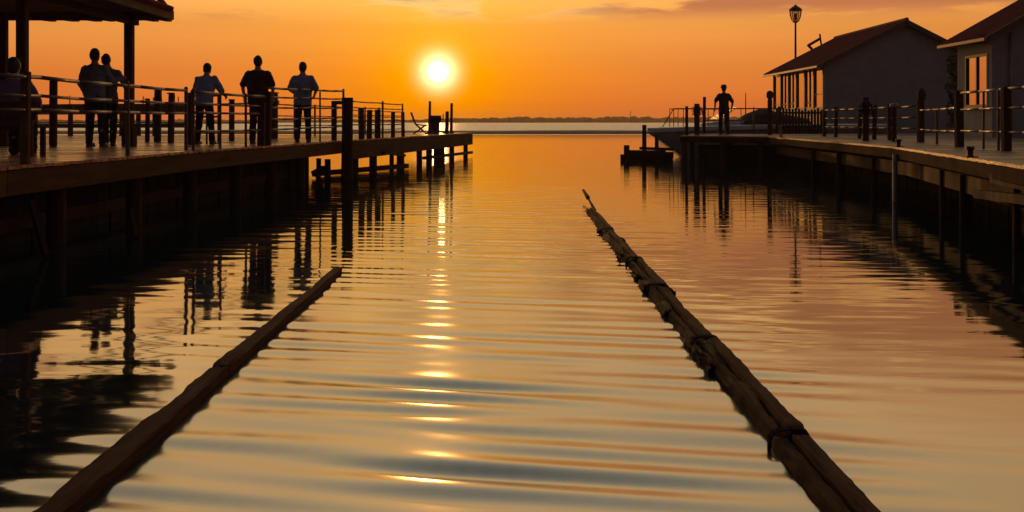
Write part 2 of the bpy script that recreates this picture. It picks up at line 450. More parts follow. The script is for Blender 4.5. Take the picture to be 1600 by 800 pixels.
def far_wood():
    mb = MB(); rnd = random.Random(3)
    for i in range(620):
        px = -250 + i * 3.7 + rnd.uniform(-3, 3)
        Y = rnd.uniform(1350, 1500)
        env = 0.55 + 0.45 * min(1, max(0, (px - 640) / 150)) + 0.18 * mnoise.noise((px * 0.012, 0, 0))
        hgt = (6.6 + rnd.uniform(-1.2, 1.4)) * env
        mt = Matrix.Translation((atx(px, Y), Y, hgt * 0.35)) @ Matrix.Diagonal((rnd.uniform(3, 7), rnd.uniform(3, 6), hgt * 0.65, 1))
        r = bmesh.ops.create_icosphere(mb.bm, subdivisions=2, radius=1.0, matrix=mt)
        for v in r['verts']:
            v.co += Vector((rnd.uniform(-.5, .5), 0, rnd.uniform(-.45, .45)))
    o = mb.build('far_wood', M['far'])
    tag(o, 'hazy far off tree line along the horizon', 'trees', kind='stuff')
    mb = MB()
    mb.bar((-1500, 1560, -1), (2600, 1560, -1), 300, 3.4)
    tag(mb.build('far_shore', M['sand']), 'far low shore', 'shore', kind='structure')
far_wood()
mast = thing('radio_mast', 'thin far off radio mast rising above the tree line', 'mast', (atx(985, 1400), 1400, 0))
mb = MB(); b_ = at(985, 190, 1400); mb.tube((b_.x, 1400, 0), (b_.x, 1400, EYE + 18 / F * 1400), 0.7, 0.25, 6)
for zz in (7, 10, 13): mb.bar((b_.x - 1.6, 1400, zz), (b_.x + 1.6, 1400, zz), 0.3, 0.3)
mb.build('tower', M['dark_metal'], mast)

# ------------------------------------------------------------------ decks
def scan(poly, y):
    xs = []
    n = len(poly)
    for i in range(n):
        (x0, y0), (x1, y1) = poly[i], poly[(i + 1) % n]
        if (y0 <= y < y1) or (y1 <= y < y0):
            xs.append(x0 + (y - y0) / (y1 - y0) * (x1 - x0))
    xs.sort()
    return list(zip(xs[0::2], xs[1::2]))

def boards(poly, z, y0, y1, wd=0.145, gap=0.012, th=0.035, rnd=random.Random(1)):
    mb = MB(); y = y0
    while y < y1:
        sa = scan(poly, y + 0.003); sb = scan(poly, y + wd - gap)
        for (a0, a1), (b0, b1) in zip(sa, sb):
            cuts = [0.0]; L = min(a1, b1) - max(a0, b0)
            if L <= 0.1: continue
            p = rnd.uniform(1.5, 4.5)
            while p < L - 0.8:
                cuts.append(p / L); p += rnd.uniform(3.2, 4.4)
            cuts.append(1.0)
            for c0, c1 in zip(cuts[:-1], cuts[1:]):
                e = 0.002 / max(L, 1)
                dz = rnd.uniform(-0.004, 0.004); ov = rnd.uniform(0, 0.02)
                pts = [(a0 + (a1 - a0) * (c0 + e), y, z - th + dz), (a0 + (a1 - a0) * (c1 - e) + (ov if c1 == 1 else 0), y, z - th + dz),
                       (b0 + (b1 - b0) * (c1 - e) + (ov if c1 == 1 else 0), y + wd - gap, z - th + dz), (b0 + (b1 - b0) * (c0 + e), y + wd - gap, z - th + dz)]
                mb.poly(pts, th)
        y += wd
    return mb

def lerp2(poly, t):
    """point at parameter y along an edge polyline"""
    for (x0, y0), (x1, y1) in zip(poly[:-1], poly[1:]):
        if y0 <= t <= y1: return x0 + (t - y0) / (y1 - y0) * (x1 - x0)
    return poly[-1][0]

LE = [(-5.2, 6.0), (-5.05, 11.0), (-4.9, 16.8), (-4.0, 26.6), (-1.6, 45.0)]      # front edge of the left pier
def lex(y): return lerp2(LE, y)
def ley_px(px):
    lo, hi = 6.5, 45.0
    for _ in range(50):
        m_ = (lo + hi) / 2
        if 800 + F * lex(m_) / m_ < px: lo = m_
        else: hi = m_
    return lo
LPOLY = LE + [(-4.2, 45.3), (-6.6, 30.5), (-9.5, 34.0), (-32, 38.0), (-32, 6.0)]

pier = thing('timber_pier', 'long bent timber pier on piles along the left side, people standing on it', 'pier', (-5, 17, 0))
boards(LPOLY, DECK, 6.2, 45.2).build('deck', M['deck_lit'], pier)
mb = MB()
for (x0, y0), (x1, y1) in zip(LE[:-1], LE[1:]):
    h0 = 0.26 if y0 < 26 else 0.44
    mb.bar((x0 - 0.05, y0, DECK - 0.045 - h0 / 2), (x1 - 0.05, y1, DECK - 0.045 - h0 / 2), 0.09, h0)
mb.bar((-1.62, 45.05, DECK - 0.26), (-4.2, 45.35, DECK - 0.26), 0.09, 0.44)
mb.bar((-4.2, 45.2, DECK - 0.26), (-6.6, 30.6, DECK - 0.26), 0.09, 0.44)
mb.build('fascia_beam', M['fascia'], pier, bevel=0.008)
mb = MB()
for k in range(5):                              # joists and bearers under the boards
    o_ = 0.7 + k * 0.75
    for (x0, y0), (x1, y1) in zip(LE[:-1], LE[1:]):
        lim_ = y1 if y0 < 26 or o_ < 2.6 else y0
        if lim_ > y0: mb.bar((x0 - o_, y0, DECK - 0.14), (x1 - o_, y1, DECK - 0.14), 0.07, 0.19)
mb.build('joist', M['pile'], pier)

rp = random.Random(8)
def pile(x, y, r, top, parent, bot=-1.6, mat='pile', name='pile'):
    mb = MB(); n = 7; rings = []
    ax, ay = rp.uniform(-0.03, 0.03), rp.uniform(-0.03, 0.03)
    for i in range(n):
        f = i / (n - 1); z = bot + (top - bot) * f
        rr = r * (1.08 - 0.12 * f) * rp.uniform(0.95, 1.05)
        rings.append([(x + ax * (1 - f) + rr * math.cos(k * math.pi / 6), y + ay * (1 - f) + rr * math.sin(k * math.pi / 6), z) for k in range(12)])
    mb.loft(rings)
    return mb.build(name, M[mat], parent, smooth=False)
UNDER = DECK - 0.31
# piles of the left pier: (pixel column, half width in pixels, inward offset)
for px, hw, off in ((562, 6, .12), (590, 6.5, .12), (612, 3.6, 1.2), (632, 6.5, .12), (676, 5, .12), (697, 9, .25), (733, 3.6, .14),
                    (512, 5, .9), (498, 4, 1.4), (478, 5, .5), (455, 6, .5)):
    y = ley_px(px); x = lex(y)
    if off > 0.3: y = y * (1 + off * 0.12); x = atx(px, y)
    else: x = x - off
    pile(x, y, hw / F * y, UNDER - (0.18 if y > 26.6 else 0), pier)
for px in (706, 690, 655):                      # far row
    y = ley_px(px) * 1.06; pile(atx(px, y), y, 0.10, UNDER - 0.18, pier)
for y in (8.0, 10.2, 12.6, 15.0, 17.3, 19.4, 21.4, 23.4):
    pile(lex(y) - 0.22, y, 0.11, UNDER, pier)
# the big pile that rises above the deck
yb = ley_px(536)
pile(lex(yb) - 0.02 + 0.17, yb - 0.3, 0.135, EYE + (190 - 153) / F * yb, pier, name='pile')
mb = MB()                                        # tall narrow post next to it, tied across
mb.bar((atx(522, yb + .5), yb + .5, DECK), (atx(522, yb + .5), yb + .5, EYE + 33 / F * yb), 0.12, 0.12)
mb.bar((atx(520, yb + .4), yb + .4, EYE + 30 / F * yb), (atx(538, yb + .2), yb + .2, EYE + 30 / F * yb), 0.08, 0.09)
mb.build('pile_head', M['post'], pier, bevel=0.006)
def brace(p, q, w_=0.09, h_=0.12):
    mb = MB(); mb.bar(p, q, w_, h_); return mb.build('brace', M['pile'], pier)
brace(at(500, 271, 28.0), at(636, 259, 32.6), 0.12, 0.13)
brace(at(662, 247, 36.6), at(737, 238, 44), 0.10, 0.10)
brace(at(489, 272, 27.2), at(506, 263, 27.5), 0.10, 0.14)
brace(at(495, 266, 27.2), at(497, 282, 27.0), 0.08, 0.12)
brace(at(48, 315, 11.6), at(72, 400, 11.3), 0.05, 0.07)
brace(at(205, 330, 13.6), at(213, 372, 13.2), 0.05, 0.07)
brace(at(600, 238, 30), at(632, 243, 33), 0.08, 0.08)
# added wall below the wide deck, near black for the shade there
mb = MB(); BW = [(-5.85, 5.0), (-5.6, 17.0), (-4.85, 25.4), (-14, 31.0), (-32, 34)]
for (x0, y0), (x1, y1) in zip(BW[:-1], BW[1:]):
    n = int(math.hypot(x1 - x0, y1 - y0) / 0.24); dv = Vector((x1 - x0, y1 - y0, 0)) / n
    for i in range(n):
        p = Vector((x0, y0, 0)) + dv * (i + 0.5)
        j = rp.uniform(-0.02, 0.02)
        mb.box((p.x + j, p.y, (DECK - 0.24 - 1.4) / 2), (0.07, dv.length * 0.97, DECK - 0.24 + 1.4), rz=math.atan2(-dv.x, dv.y))
mb.build('shade_bulkhead', M['near_black'], pier)
mb = MB()
for a, b in zip(BW[:2], BW[1:3]): mb.bar((a[0] + 0.1, a[1], 0.25), (b[0] + 0.1, b[1], 0.25), 0.09, 0.16)
mb.build('waling', M['pile'], pier)

# ------------------------------------------------------------------ railings
def railing(name, label, pts, rails, posts, post_w=0.06, base=None, parent_mat='rail', rail_r=0.018, post_mat='post', extra=None, post_top=None, group=None):
    """pts: plan polyline; rails: list of heights (or (h0,h1)); posts: list of fractions 0..1 (fraction, width, height)"""
    z0 = DECK if base is None else base
    P = [Vector((x, y, z0)) for x, y in pts]
    seg = [(b - a).length for a, b in zip(P[:-1], P[1:])]; tot = sum(seg)
    def along(t):
        L = t * tot
        for a, b, s in zip(P[:-1], P[1:], seg):
            if L <= s + 1e-6: return a + (b - a) * (L / s)
            L -= s
        return P[-1].copy()
    root = thing(name, label, 'railing', P[0], group)
    n = max(2, int(tot / 0.9))
    for ri, h in enumerate(rails):
        h0, h1 = h if hasattr(h, '__len__') else (h, h)
        mb = MB(); pr = None
        k = [i / n for i in range(n + 1)]
        path_ = [along(t) + Vector((0, 0, h0 + (h1 - h0) * t - 0.012 * math.sin(math.pi * ((t * 4) % 1)))) for t in k]
        mb.path(path_, rail_r * (1.25 if ri == 0 else 1.0), 8)
        mb.build('rail', M[parent_mat], root, smooth=True)
    for t, wd, hh in posts:
        p = along(t); mb = MB()
        if wd < 0.065: mb.tube(p, p + Vector((0, 0, hh)), wd / 2, wd / 2, 10); mb.sph(p + Vector((0, 0, hh)), wd / 2 * 1.05, 10)
        else:
            tl = Vector((rp.uniform(-.02, .02), rp.uniform(-.02, .02), 0))
            mb.bar(p, p + tl + Vector((0, 0, hh)), wd, wd, bev=wd * 0.1)
        mb.build('post', M['rail' if wd < 0.065 else post_mat], root)
    return root

def fr(pxs, pts):
    """fractions along a plan polyline where it crosses pixel columns"""
    P = [Vector((x, y)) for x, y in pts]; seg = [(b - a).length for a, b in zip(P[:-1], P[1:])]; tot = sum(seg); out = []
    for px in pxs:
        best, bt = 1e9, 0
        for i in range(401):
            L = i / 400 * tot
            for a, b, s in zip(P[:-1], P[1:], seg):
                if L <= s + 1e-6: q = a + (b - a) * (L / s); break
                L -= s
            e = abs(800 + F * q.x / q.y - px)
            if e < best: best, bt = e, i / 400
        out.append(bt)
    return out

IN = 0.10
y300, y425, y543 = ley_px(302), ley_px(425), ley_px(543)
L1 = [(lex(7) - IN, 7.0), (lex(11) - IN, 11.0), (lex(16.6) - IN, y300)]
f = fr([40, 131, 200, 299], L1)
railing('deck_railing', 'steel tube railing with three rails on the near left pier edge, before the shelter', L1, [0.93, 0.73, 0.58],
        [(f[0], 0.085, 0.98), (f[2], 0.055, 0.96), (f[3], 0.055, 0.96)], post_mat='fascia')
L2 = [(lex(y300) - IN, y300 + 0.25), (lex(y425) - IN, y425 - 0.15)]
f = fr([344, 384, 408], L2)
railing('deck_railing', 'thin railing in front of the legs of the maroon shirted man and his left neighbour', L2, [0.92, 0.74, 0.60, 0.30],
        [(0.02, 0.05, 0.95), (f[0], 0.045, 0.93), (f[1], 0.045, 0.93), (f[2], 0.13, 0.80)])
L3 = [(lex(y425) - IN, y425), (lex(y543) - IN, y543)]
f = fr([432, 500, 494], L3)
railing('deck_railing', 'taller railing section beside the rightmost man on the pier, ending at the big pile', L3, [(1.09, 1.19), (0.92, 1.0), (0.72, 0.78), (0.5, 0.55), (0.3, 0.34)],
        [(0.0, 0.15, 1.02), (f[1], 0.04, 1.1), (1.0, 0.055, 1.22)])
y551, y636 = ley_px(552), ley_px(635)
L4 = [(lex(y551) - IN, y551), (lex(y636) - IN, y636)]
f = fr([565, 577, 590, 598, 614, 629], L4)
railing('deck_railing', 'low close barred railing with stout posts beyond the big pile', L4, [0.96, 0.74, 0.62, 0.5, 0.38, 0.24],
        [(0, 0.055, 0.98), (f[0], 0.14, 0.80), (f[1], 0.13, 0.76), (f[2], 0.15, 0.78), (f[3], 0.06, 0.99), (f[4], 0.11, 0.74), (f[5], 0.05, 0.97), (1, 0.10, 0.74)], rail_r=0.013)
L5 = [(-32, 37.5), (-9.6, 33.6), (-6.75, 30.9)]
railing('deck_railing', 'long rail along the back edge of the left deck, water behind it', L5, [0.98, 0.7, 0.42],
        [(i / 13, 0.07 if i % 3 else 0.12, 1.0) for i in range(14)], rail_r=0.022)
L6 = [(-6.65, 30.4), (-4.4, 44.5)]
railing('deck_railing', 'rail on the far side of the narrow walkway behind the big pile', L6, [0.94, 0.62, 0.34],
        [(i / 8, 0.06, 0.95) for i in range(7)], rail_r=0.016)

# stout posts standing on the deck
def deck_post(px, ybot, ytop, w_px, label, rope=False):
    Y = 0.45 * F / (ybot - 190); p = at(px, ybot, Y); w_ = w_px / F * Y
    o = thing('deck_post', label, 'post', (p.x, Y, DECK), 'weathered timber posts on the left deck')
    mb = MB(); top = EYE + (190 - ytop) / F * Y
    mb.bar((p.x, Y, DECK), (p.x + rp.uniform(-.02, .02), Y, top), w_, w_, bev=w_ * 0.12)
    mb.build('shaft', M['post'], o)
    mb = MB(); mb.box((p.x, Y, top + 0.015), (w_ * 1.15, w_ * 1.15, 0.03), bev=0.006); mb.build('cap', M['post'], o)
    if rope:
        mb = MB()
        for k in range(3):
            mb.lathe((p.x, Y, top - 0.2 - k * 0.035), [(w_ * 0.70, -0.014), (w_ * 0.78, 0), (w_ * 0.70, 0.014)], 14)
        mb.build('rope_wrap', M['rope'], o)
deck_post(83, 229, 126, 10, 'lone leaning timber post left of the couple under the shelter')
deck_post(230, 222, 156, 6, 'slim short post just right of the shelter corner post')
deck_post(246, 222, 139, 9.5, 'tallest thick post between shelter corner post and the leaning blue shirted man', True)
deck_post(267, 223, 147, 8.5, 'second thick post, left of the leaning blue shirted man')
deck_post(296, 226, 147, 9, 'post touching the left elbow of the leaning blue shirted man')
deck_post(362, 220, 157, 7.5, 'short post between the leaning man and the maroon shirted man')
deck_post(427, 217, 146, 13, 'broad post at the right hand of the maroon shirted man', True)

# ------------------------------------------------------------------ shelter on the left deck
SH = 20.6        # far eave
shl = thing('shelter', 'open timber shelter with low tiled roof on the left deck', 'shelter', (-8.5, 17.5, DECK))
ez = EYE + 162 / F * SH                      # eave underside
ex = atx(272, SH)                            # right eave
def post_(x, y, wd):
    mb = MB(); mb.bar((x, y, DECK), (x, y, ez + 0.05), wd, wd, bev=0.01)
    p = mb.build('post', M['post'], shl)
    mb = MB(); mb.box((x, y, DECK + 0.17), (wd * 1.45, wd * 1.45, 0.34), bev=0.012); mb.build('post_base', M['post'], p)
Yp = 20.0; post_(atx(202, Yp), Yp, 13 / F * Yp)
Yq = 15.6; post_(atx(35, Yq), Yq, 15 / F * Yq)
post_(atx(5, 20.0), 20.0, 0.14); post_(-12.5, 20, 0.14); post_(-12.5, 15.6, 0.14)
mb = MB()                                    # roof: hipped, eave near x=ex, far eave at SH
x0, x1, y0, y1 = -13.6, ex, 13.4, SH
pk0, pk1, pz = (-11.0, 17.0), (-9.2, 17.0), ez + 1.15
th = 0.06
def slab(mb, pts, t=0.05): mb.poly([Vector(p) for p in pts], t)
e_ = [(x0, y0, ez + .08), (x1, y0, ez + .08), (x1, y1, ez + .08), (x0, y1, ez + .08)]
k0, k1 = (pk0[0], pk0[1], pz), (pk1[0], pk1[1], pz)
slab(mb, [e_[1], e_[2], k1]); slab(mb, [e_[2], e_[3], k0, k1]); slab(mb, [e_[3], e_[0], k0]); slab(mb, [e_[0], e_[1], k1, k0])
rf = mb.build('roof', M['roof'], shl)
mb = MB()                                    # tile courses along the two eaves the photo shows
n = int((y1 - y0) / 0.22)
for i in range(n):
    y = y0 + (i + .5) * 0.22
    s = (pk1[0] - x1); top_ = Vector((x1 + s * .25, y + (pk1[1] - y) * .25, ez + .13 + (pz - ez) * .25))
    mb.tube((x1 + 0.05, y, ez + .135), top_, 0.055, 0.05, 8)
n = int((x1 - x0) / 0.22)
for i in range(n):
    x = x0 + (i + .5) * 0.22
    mb.tube((x, y1 + .05, ez + .135), (x, y1 - .9, ez + .135 + (pz - ez) * .25), 0.055, 0.05, 8)
mb.build('roof_tile_row', M['roof'], rf)
mb = MB()
mb.bar((x1 - .03, y0, ez + .02), (x1 - .03, y1, ez + .02), 0.05, 0.12); mb.bar((x0, y1 - .03, ez + .02), (x1, y1 - .03, ez + .02), 0.05, 0.11)
mb.bar((x0, y0 + .03, ez + .02), (x1, y0 + .03, ez + .02), 0.05, 0.12)
mb.build('eave_board', M['soffit'], shl)
mb = MB(); mb.box(((x0 + x1) / 2, (y0 + y1) / 2, ez + 0.06), (x1 - x0 - .12, y1 - y0 - .12, 0.03)); mb.build('soffit', M['soffit'], shl)
mb = MB()
for y in (20.0, 15.6): mb.bar((x0 + .4, y, ez - .03), (x1 - .25, y, ez - .03), 0.12, 0.14)
mb.bar((atx(202, Yp), y0 + .3, ez - .1), (atx(202, Yp), y1 - .25, ez - .1), 0.12, 0.13)
mb.build('header_beam', M['soffit'], shl)
for px in (70, 104, 140, 165, 232, 255):             # rafter tails
    mb = MB(); x = atx(px, SH); mb.poly([(x, SH + .02, ez + .05), (x, SH + .24, ez + .0), (x, SH + .24, ez - .05), (x, SH - .3, ez - .07), (x, SH - .3, ez + .05)], 0.09 + .03 * (px % 3), (1, 0, 0))
    mb.build('rafter_tail', M['soffit'], shl)

# ------------------------------------------------------------------ far jetty behind the left deck
fj = thing('far_jetty', 'distant raised jetty with piles seen between the left posts', 'jetty', (atx(180, 75), 75, 0))
mb = MB(); a = at(-60, 174, 75); b = at(292, 169, 82); mb.bar((a.x, a.y, a.z), (b.x, b.y, b.z), 2.2, 0.62); mb.build('deck', M['near_black'], fj)
for i in range(14):
    t = i / 13; p = Vector((a.x + (b.x - a.x) * t, a.y + (b.y - a.y) * t, 0))
    mb = MB(); mb.tube((p.x, p.y, -1), (p.x, p.y, a.z - .1), 0.19, 0.17, 10); mb.build('pile', M['pile'], fj)
for i in range(12):
    t = (i + .5) / 12; p = Vector((a.x + (b.x - a.x) * t, a.y + (b.y - a.y) * t, 0))
    mb = MB(); mb.tube((p.x, p.y, a.z + .2), (p.x, p.y, a.z + 1.15), 0.04, 0.04, 6); mb.build('rail_post', M['dark_metal'], fj)
mb = MB(); mb.bar((a.x, a.y - .5, 1.1), (b.x, b.y - .5, 1.1), 0.2, 0.3); mb.build('waling', M['pile'], fj)

# ------------------------------------------------------------------ right dock
RE = [(4.3, 6.0), (5.18, 11.1), (6.87, 19.8), (7.26, 24.9), (7.75, 33.2)]
def rex(y): return lerp2(RE, y)
def rey_px(px):
    lo, hi = 7.0, 33.0
    for _ in range(50):
        m_ = (lo + hi) / 2
        if 800 + F * rex(m_) / m_ > px: lo = m_
        else: hi = m_
    return lo
RPOLY = RE + [(5.35, 35.0), (6.6, 40.2), (12.6, 40.6), (12.6, 6.0)]
dock = thing('timber_dock', 'timber dock curving along the right side before the houses', 'dock', (8, 20, 0))
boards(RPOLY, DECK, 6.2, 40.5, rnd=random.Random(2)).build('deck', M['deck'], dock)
mb = MB()
RF = RE + [(5.35, 35.0), (6.6, 40.2)]
for (x0, y0), (x1, y1) in zip(RF[:-1], RF[1:]):
    mb.bar((x0 + .05, y0, DECK - .125), (x1 + .05, y1, DECK - .125), 0.09, 0.165)
mb.build('fascia_beam', M['fascia_dark'], dock, bevel=0.008)
mb = MB()
for (x0, y0), (x1, y1) in zip(RE[:-1], RE[1:]):
    mb.bar((x0 + .32, y0, DECK - .40), (x1 + .32, y1, DECK - .40), 0.16, 0.24)
mb.build('bearer', M['pile'], dock)
for (x0, y0), (x1, y1) in zip(RF[:-1], RF[1:]):  # added wall of near black boards that keeps the space under the dock dark
    o_ = 1.35; mb = MB()
    n = max(1, int(math.hypot(x1 - x0, y1 - y0) / 0.24)); dv = Vector((x1 - x0, y1 - y0, 0)) / n
    nrm = Vector((dv.y, -dv.x, 0)).normalized() * o_
    for i in range(n):
        p = Vector((x0, y0, 0)) + dv * (i + .5) + nrm; j = rp.uniform(-.02, .02)
        mb.box((p.x + j, p.y, (DECK - .3 - 1.4) / 2), (0.07, dv.length * .97, DECK - .3 + 1.4), rz=math.atan2(-dv.x, dv.y))
    mb.build('shade_bulkhead', M['near_black'], dock)
for px, hw in ((1262, 5), (1300, 6), (1352, 5), (1452, 5), (1483, 6.5), (1560, 6), (1620, 7)):
    y = rey_px(px - 4); pile(rex(y) + .24, y, hw / F * y, DECK - .28, dock)
for x, y in ((5.5, 35.05), (6.6, 34.3), (7.6, 33.5), (6.25, 38.2)):
    pile(x, y, 0.085, DECK - .05, dock, mat='post')
y = rey_px(1402); mb = MB(); mb.tube((rex(y) - .04, y, -1.4), (rex(y) - .04, y, DECK - .12), 0.045, 0.045, 12); mb.build('drain_pipe', M['gutter'], dock, smooth=True)
mb = MB()
for px0, px1, py0, py1 in ((1530, 1640, 303, 316), (1556, 1640, 279, 296)):
    ya, yb_ = rey_px(px0) + .3, rey_px(px1) + .3
    mb.bar(at(px0, py0, ya), at(px1, py1, yb_), 0.14, 0.10)
mb.build('waling', M['pile'], dock)
rs = random.Random(21)
quay = MB()
quay.poly([(12.0, 6, -1.5), (75, 6, -1.5), (75, 100, -1.5), (13.4, 100, -1.5), (13.4, 41, -1.5), (12.0, 41, -1.5)], DECK - .04 + 1.5)
tag(quay.build('quay_ground', M['quay']), 'worn quay ground behind the right dock', 'quay', kind='structure')

# railings of the right dock
A1 = [(atx(1436, 24.2), 24.2), (atx(1499, 19.4), 19.4)]
railing('dock_railing', 'two rail fence between the glint capped post and the tall dark post, right dock', A1, [0.70, 0.28], [(0.02, 0.10, 0.95), (0.5, 0.05, 0.7), (1, 0.13, 1.0)], parent_mat='rail_bright')
A2 = [(atx(1502, 19.2), 19.2), (atx(1640, 15.0), 15.0)]
f = fr([1537, 1560, 1573], A2)
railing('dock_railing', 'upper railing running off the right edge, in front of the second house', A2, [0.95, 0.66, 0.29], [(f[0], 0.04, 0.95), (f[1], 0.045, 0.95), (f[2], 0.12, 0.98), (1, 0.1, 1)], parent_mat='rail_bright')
A3 = [(atx(1288, 33.5), 33.5), (atx(1342, 29.5), 29.5), (atx(1430, 24.6), 24.6)]
f = fr([1306, 1343, 1366, 1390], A3)
railing('dock_railing', 'dark railing in front of the grey gable wall, right dock', A3, [0.80, 0.55, 0.30], [(0, 0.1, 0.85)] + [(t, 0.09, 0.88) for t in f])
A4 = [(atx(1100, 39.9), 39.9), (atx(1218, 39.6), 39.6)]
railing('dock_railing', 'thin far railing at the dock head in front of the moored cruiser', A4, [0.92, 0.5], [(0, 0.1, 1.35), (0.33, 0.05, 0.95), (0.66, 0.05, 0.95), (1, 0.08, 1.0)])

def dock_post(px, Y, ytop, w_px, label, kind):
    p = at(px, ytop, Y); w_ = w_px / F * Y
    o = thing('dock_post', label, 'post', (p.x, Y, DECK), 'posts along the right dock')
    mb = MB(); mb.tube((p.x, Y, DECK), (p.x, Y, p.z), w_ * .5, w_ * .46, 12); mb.build('shaft', M['post'], o)
    if kind == 'ball':
        mb = MB(); mb.lathe((p.x, Y, p.z), [(w_ * .40, 0), (w_ * .40, .04), (w_ * .64, .08), (w_ * .72, .17), (w_ * .6, .26), (w_ * .2, .31)], 14); mb.build('ball_cap', M['post'], o, smooth=True)
    if kind == 'cap':
        mb = MB(); mb.lathe((p.x, Y, p.z), [(w_ * .85, 0), (w_ * .9, .06), (w_ * .5, .10)], 14); mb.build('glint_cap', M['gutter'], o, smooth=True)  # pale cap added for the sun glint on the post top
    if kind == 'rope':
        mb = MB()
        for k in range(6): mb.lathe((p.x, Y, p.z - .12 - .05 * k), [(w_ * .55, -.022), (w_ * .95 + .02 * (k % 2), 0), (w_ * .55, .022)], 14)
        mb.build('rope_coil', M['rope'], o)
        mb = MB(); mb.path([(p.x + w_ * .8, Y, p.z - .15), (p.x + w_ * 1.1, Y - .05, p.z - .5), (p.x + w_ * .9, Y - .08, p.z - .8)], 0.02); mb.build('rope_tail', M['rope'], o)
dock_post(1089, 37.6, 162, 9, 'stout rope wrapped mooring post left of the lone person', 'rope')
dock_post(1073, 36.0, 166, 5, 'thin post leftmost on the dock head beside the bow', 'plain')
dock_post(1203, 37.0, 156, 8, 'ball topped post just left of the glazed porch', 'ball')
dock_post(1353, 25.6, 152, 10, 'rope hung dark post against the grey gable wall', 'rope')
dock_post(1397, 24.8, 168, 8, 'post with pale metal cap added as its sunlit top, between the two houses', 'cap')
dock_post(1440, 24.0, 160, 9, 'dark post with round head under the gap between the houses', 'ball')
for px, ytop, lab in ((1516, 229, 'small iron cleat post on dock edge below the second house'), (1404, 225, 'small iron cleat post on dock edge below the grey gable'), (1220, 196, 'small pale bollard on dock edge under the porch')):
    Y = rey_px(px) + .2; p = at(px, ytop, Y)
    o = thing('mooring_bollard', lab, 'bollard', (p.x, Y, DECK), 'small bollards on the right dock edge')
    hgt = max(.14, p.z - DECK)
    mb = MB(); mb.lathe((p.x, Y, DECK), [(.055, 0), (.04, .02), (.035, hgt - .05), (.055, hgt - .03), (.05, hgt)], 12); mb.build('shaft', M['dark_metal'] if px > 1300 else M['gutter'], o, smooth=True)
    mb = MB(); mb.box((p.x, Y, DECK + .008), (.15, .15, .016)); mb.build('base_plate', M['dark_metal'], o)

# picket fence in front of the porch
pf = thing('picket_fence', 'dark board fence in front of the glazed porch', 'fence', (atx(1245, 41), 41.2, DECK))
xa, xb = atx(1214, 41.2), atx(1288, 41.2)
for i in range(16):
    x = xa + (xb - xa) * i / 15
    mb = MB(); mb.bar((x, 41.2, DECK - .04), (x, 41.2, DECK + .92 + rp.uniform(-.05, .05)), 0.085, 0.025); mb.build('picket', M['post'], pf)
mb = MB()
for h in (.25, .78): mb.bar((xa, 41.24, DECK + h), (xb, 41.24, DECK + h), 0.04, 0.07)
mb.build('fence_rail', M['post'], pf)
mb = MB(); mb.bar((xa - .2, 41.24, DECK - .06), (xb + .4, 41.24, DECK - .06), .3, .1); mb.build('fence_sill', M['post'], pf)

# ------------------------------------------------------------------ houses
def gable_house(root, xl, xr, y0, y1, zb, ze, slope, over, parts):
    """ridge along Y; gable faces the camera. ze = eave height at the eave line"""
    xm = (xl + xr) / 2
    zw = ze + slope * over            # wall plate height
    zr = ze + slope * (xm - xl + over)
    T = 0.16
    mb = MB(); mb.poly([(xl, y0, zb), (xr, y0, zb), (xr, y0, zw - .06), (xm, y0, zr - .08), (xl, y0, zw - .06)], T, (0, 1, 0)); mb.build('gable_wall', M['wall'], root)
    mb = MB(); mb.poly([(xl, y1 - T, zb), (xr, y1 - T, zb), (xr, y1 - T, zw - .06), (xm, y1 - T, zr - .08), (xl, y1 - T, zw - .06)], T, (0, 1, 0)); mb.build('gable_wall', M['wall'], root)
    mb = MB(); mb.box((xr - T / 2, (y0 + y1) / 2, (zb + zw - .08) / 2), (T, y1 - y0 - 2 * T - .004, zw - .08 - zb)); mb.build('side_wall', M['wall'], root)
    yo0, yo1 = y0 - .38, y1 + .7
    t = 0.10
    rf = None
    for sgn in (-1, 1):
        xe = (xl - over) if sgn < 0 else (xr + over)
        mb = MB()
        mb.poly([(xe, yo0, ze), (xm, yo0, zr), (xm, yo0, zr + t), (xe, yo0, ze + t)], yo1 - yo0, (0, 1, 0))
        r_ = mb.build('roof', M['roof'], root)
        mb = MB(); n = int((yo1 - yo0) / .26); L = Vector((xm - xe, 0, zr - ze))
        for i in range(n):
            y = yo0 + .13 + i * .26
            mb.tube((xe - .04 * (-sgn) * 0, y, ze + t), (xm, y, zr + t), 0.06, 0.06, 6)
        ncs = int(L.length / .38)
        for k in range(1, ncs):
            c = Vector((xe, 0, ze + t)) + L * (k / ncs)
            mb.bar((c.x, yo0, c.z + .02), (c.x, yo1, c.z + .02), 0.03, 0.05)
        mb.build('tile_row', M['roof'], r_)
        mb = MB(); mb.bar((xe - sgn * -.05, yo0 + .02, ze + .03), (xe - sgn * -.05, yo1, ze + .03), 0.10, 0.09); mb.build('gutter', M['gutter'] if sgn < 0 else M['trim'], root)
        mb = MB(); mb.bar((xe, yo0 - .025, ze + .01), (xm, yo0 - .025, zr + .01), 0.05, 0.22); mb.build('barge_board', M['trim'], root)
    mb = MB(); mb.tube((xm, yo0 - .03, zr + t + .02), (xm, yo1, zr + t + .02), 0.10, 0.10, 10); mb.build('ridge_cap', M['roof'], root)
    return zw, zr

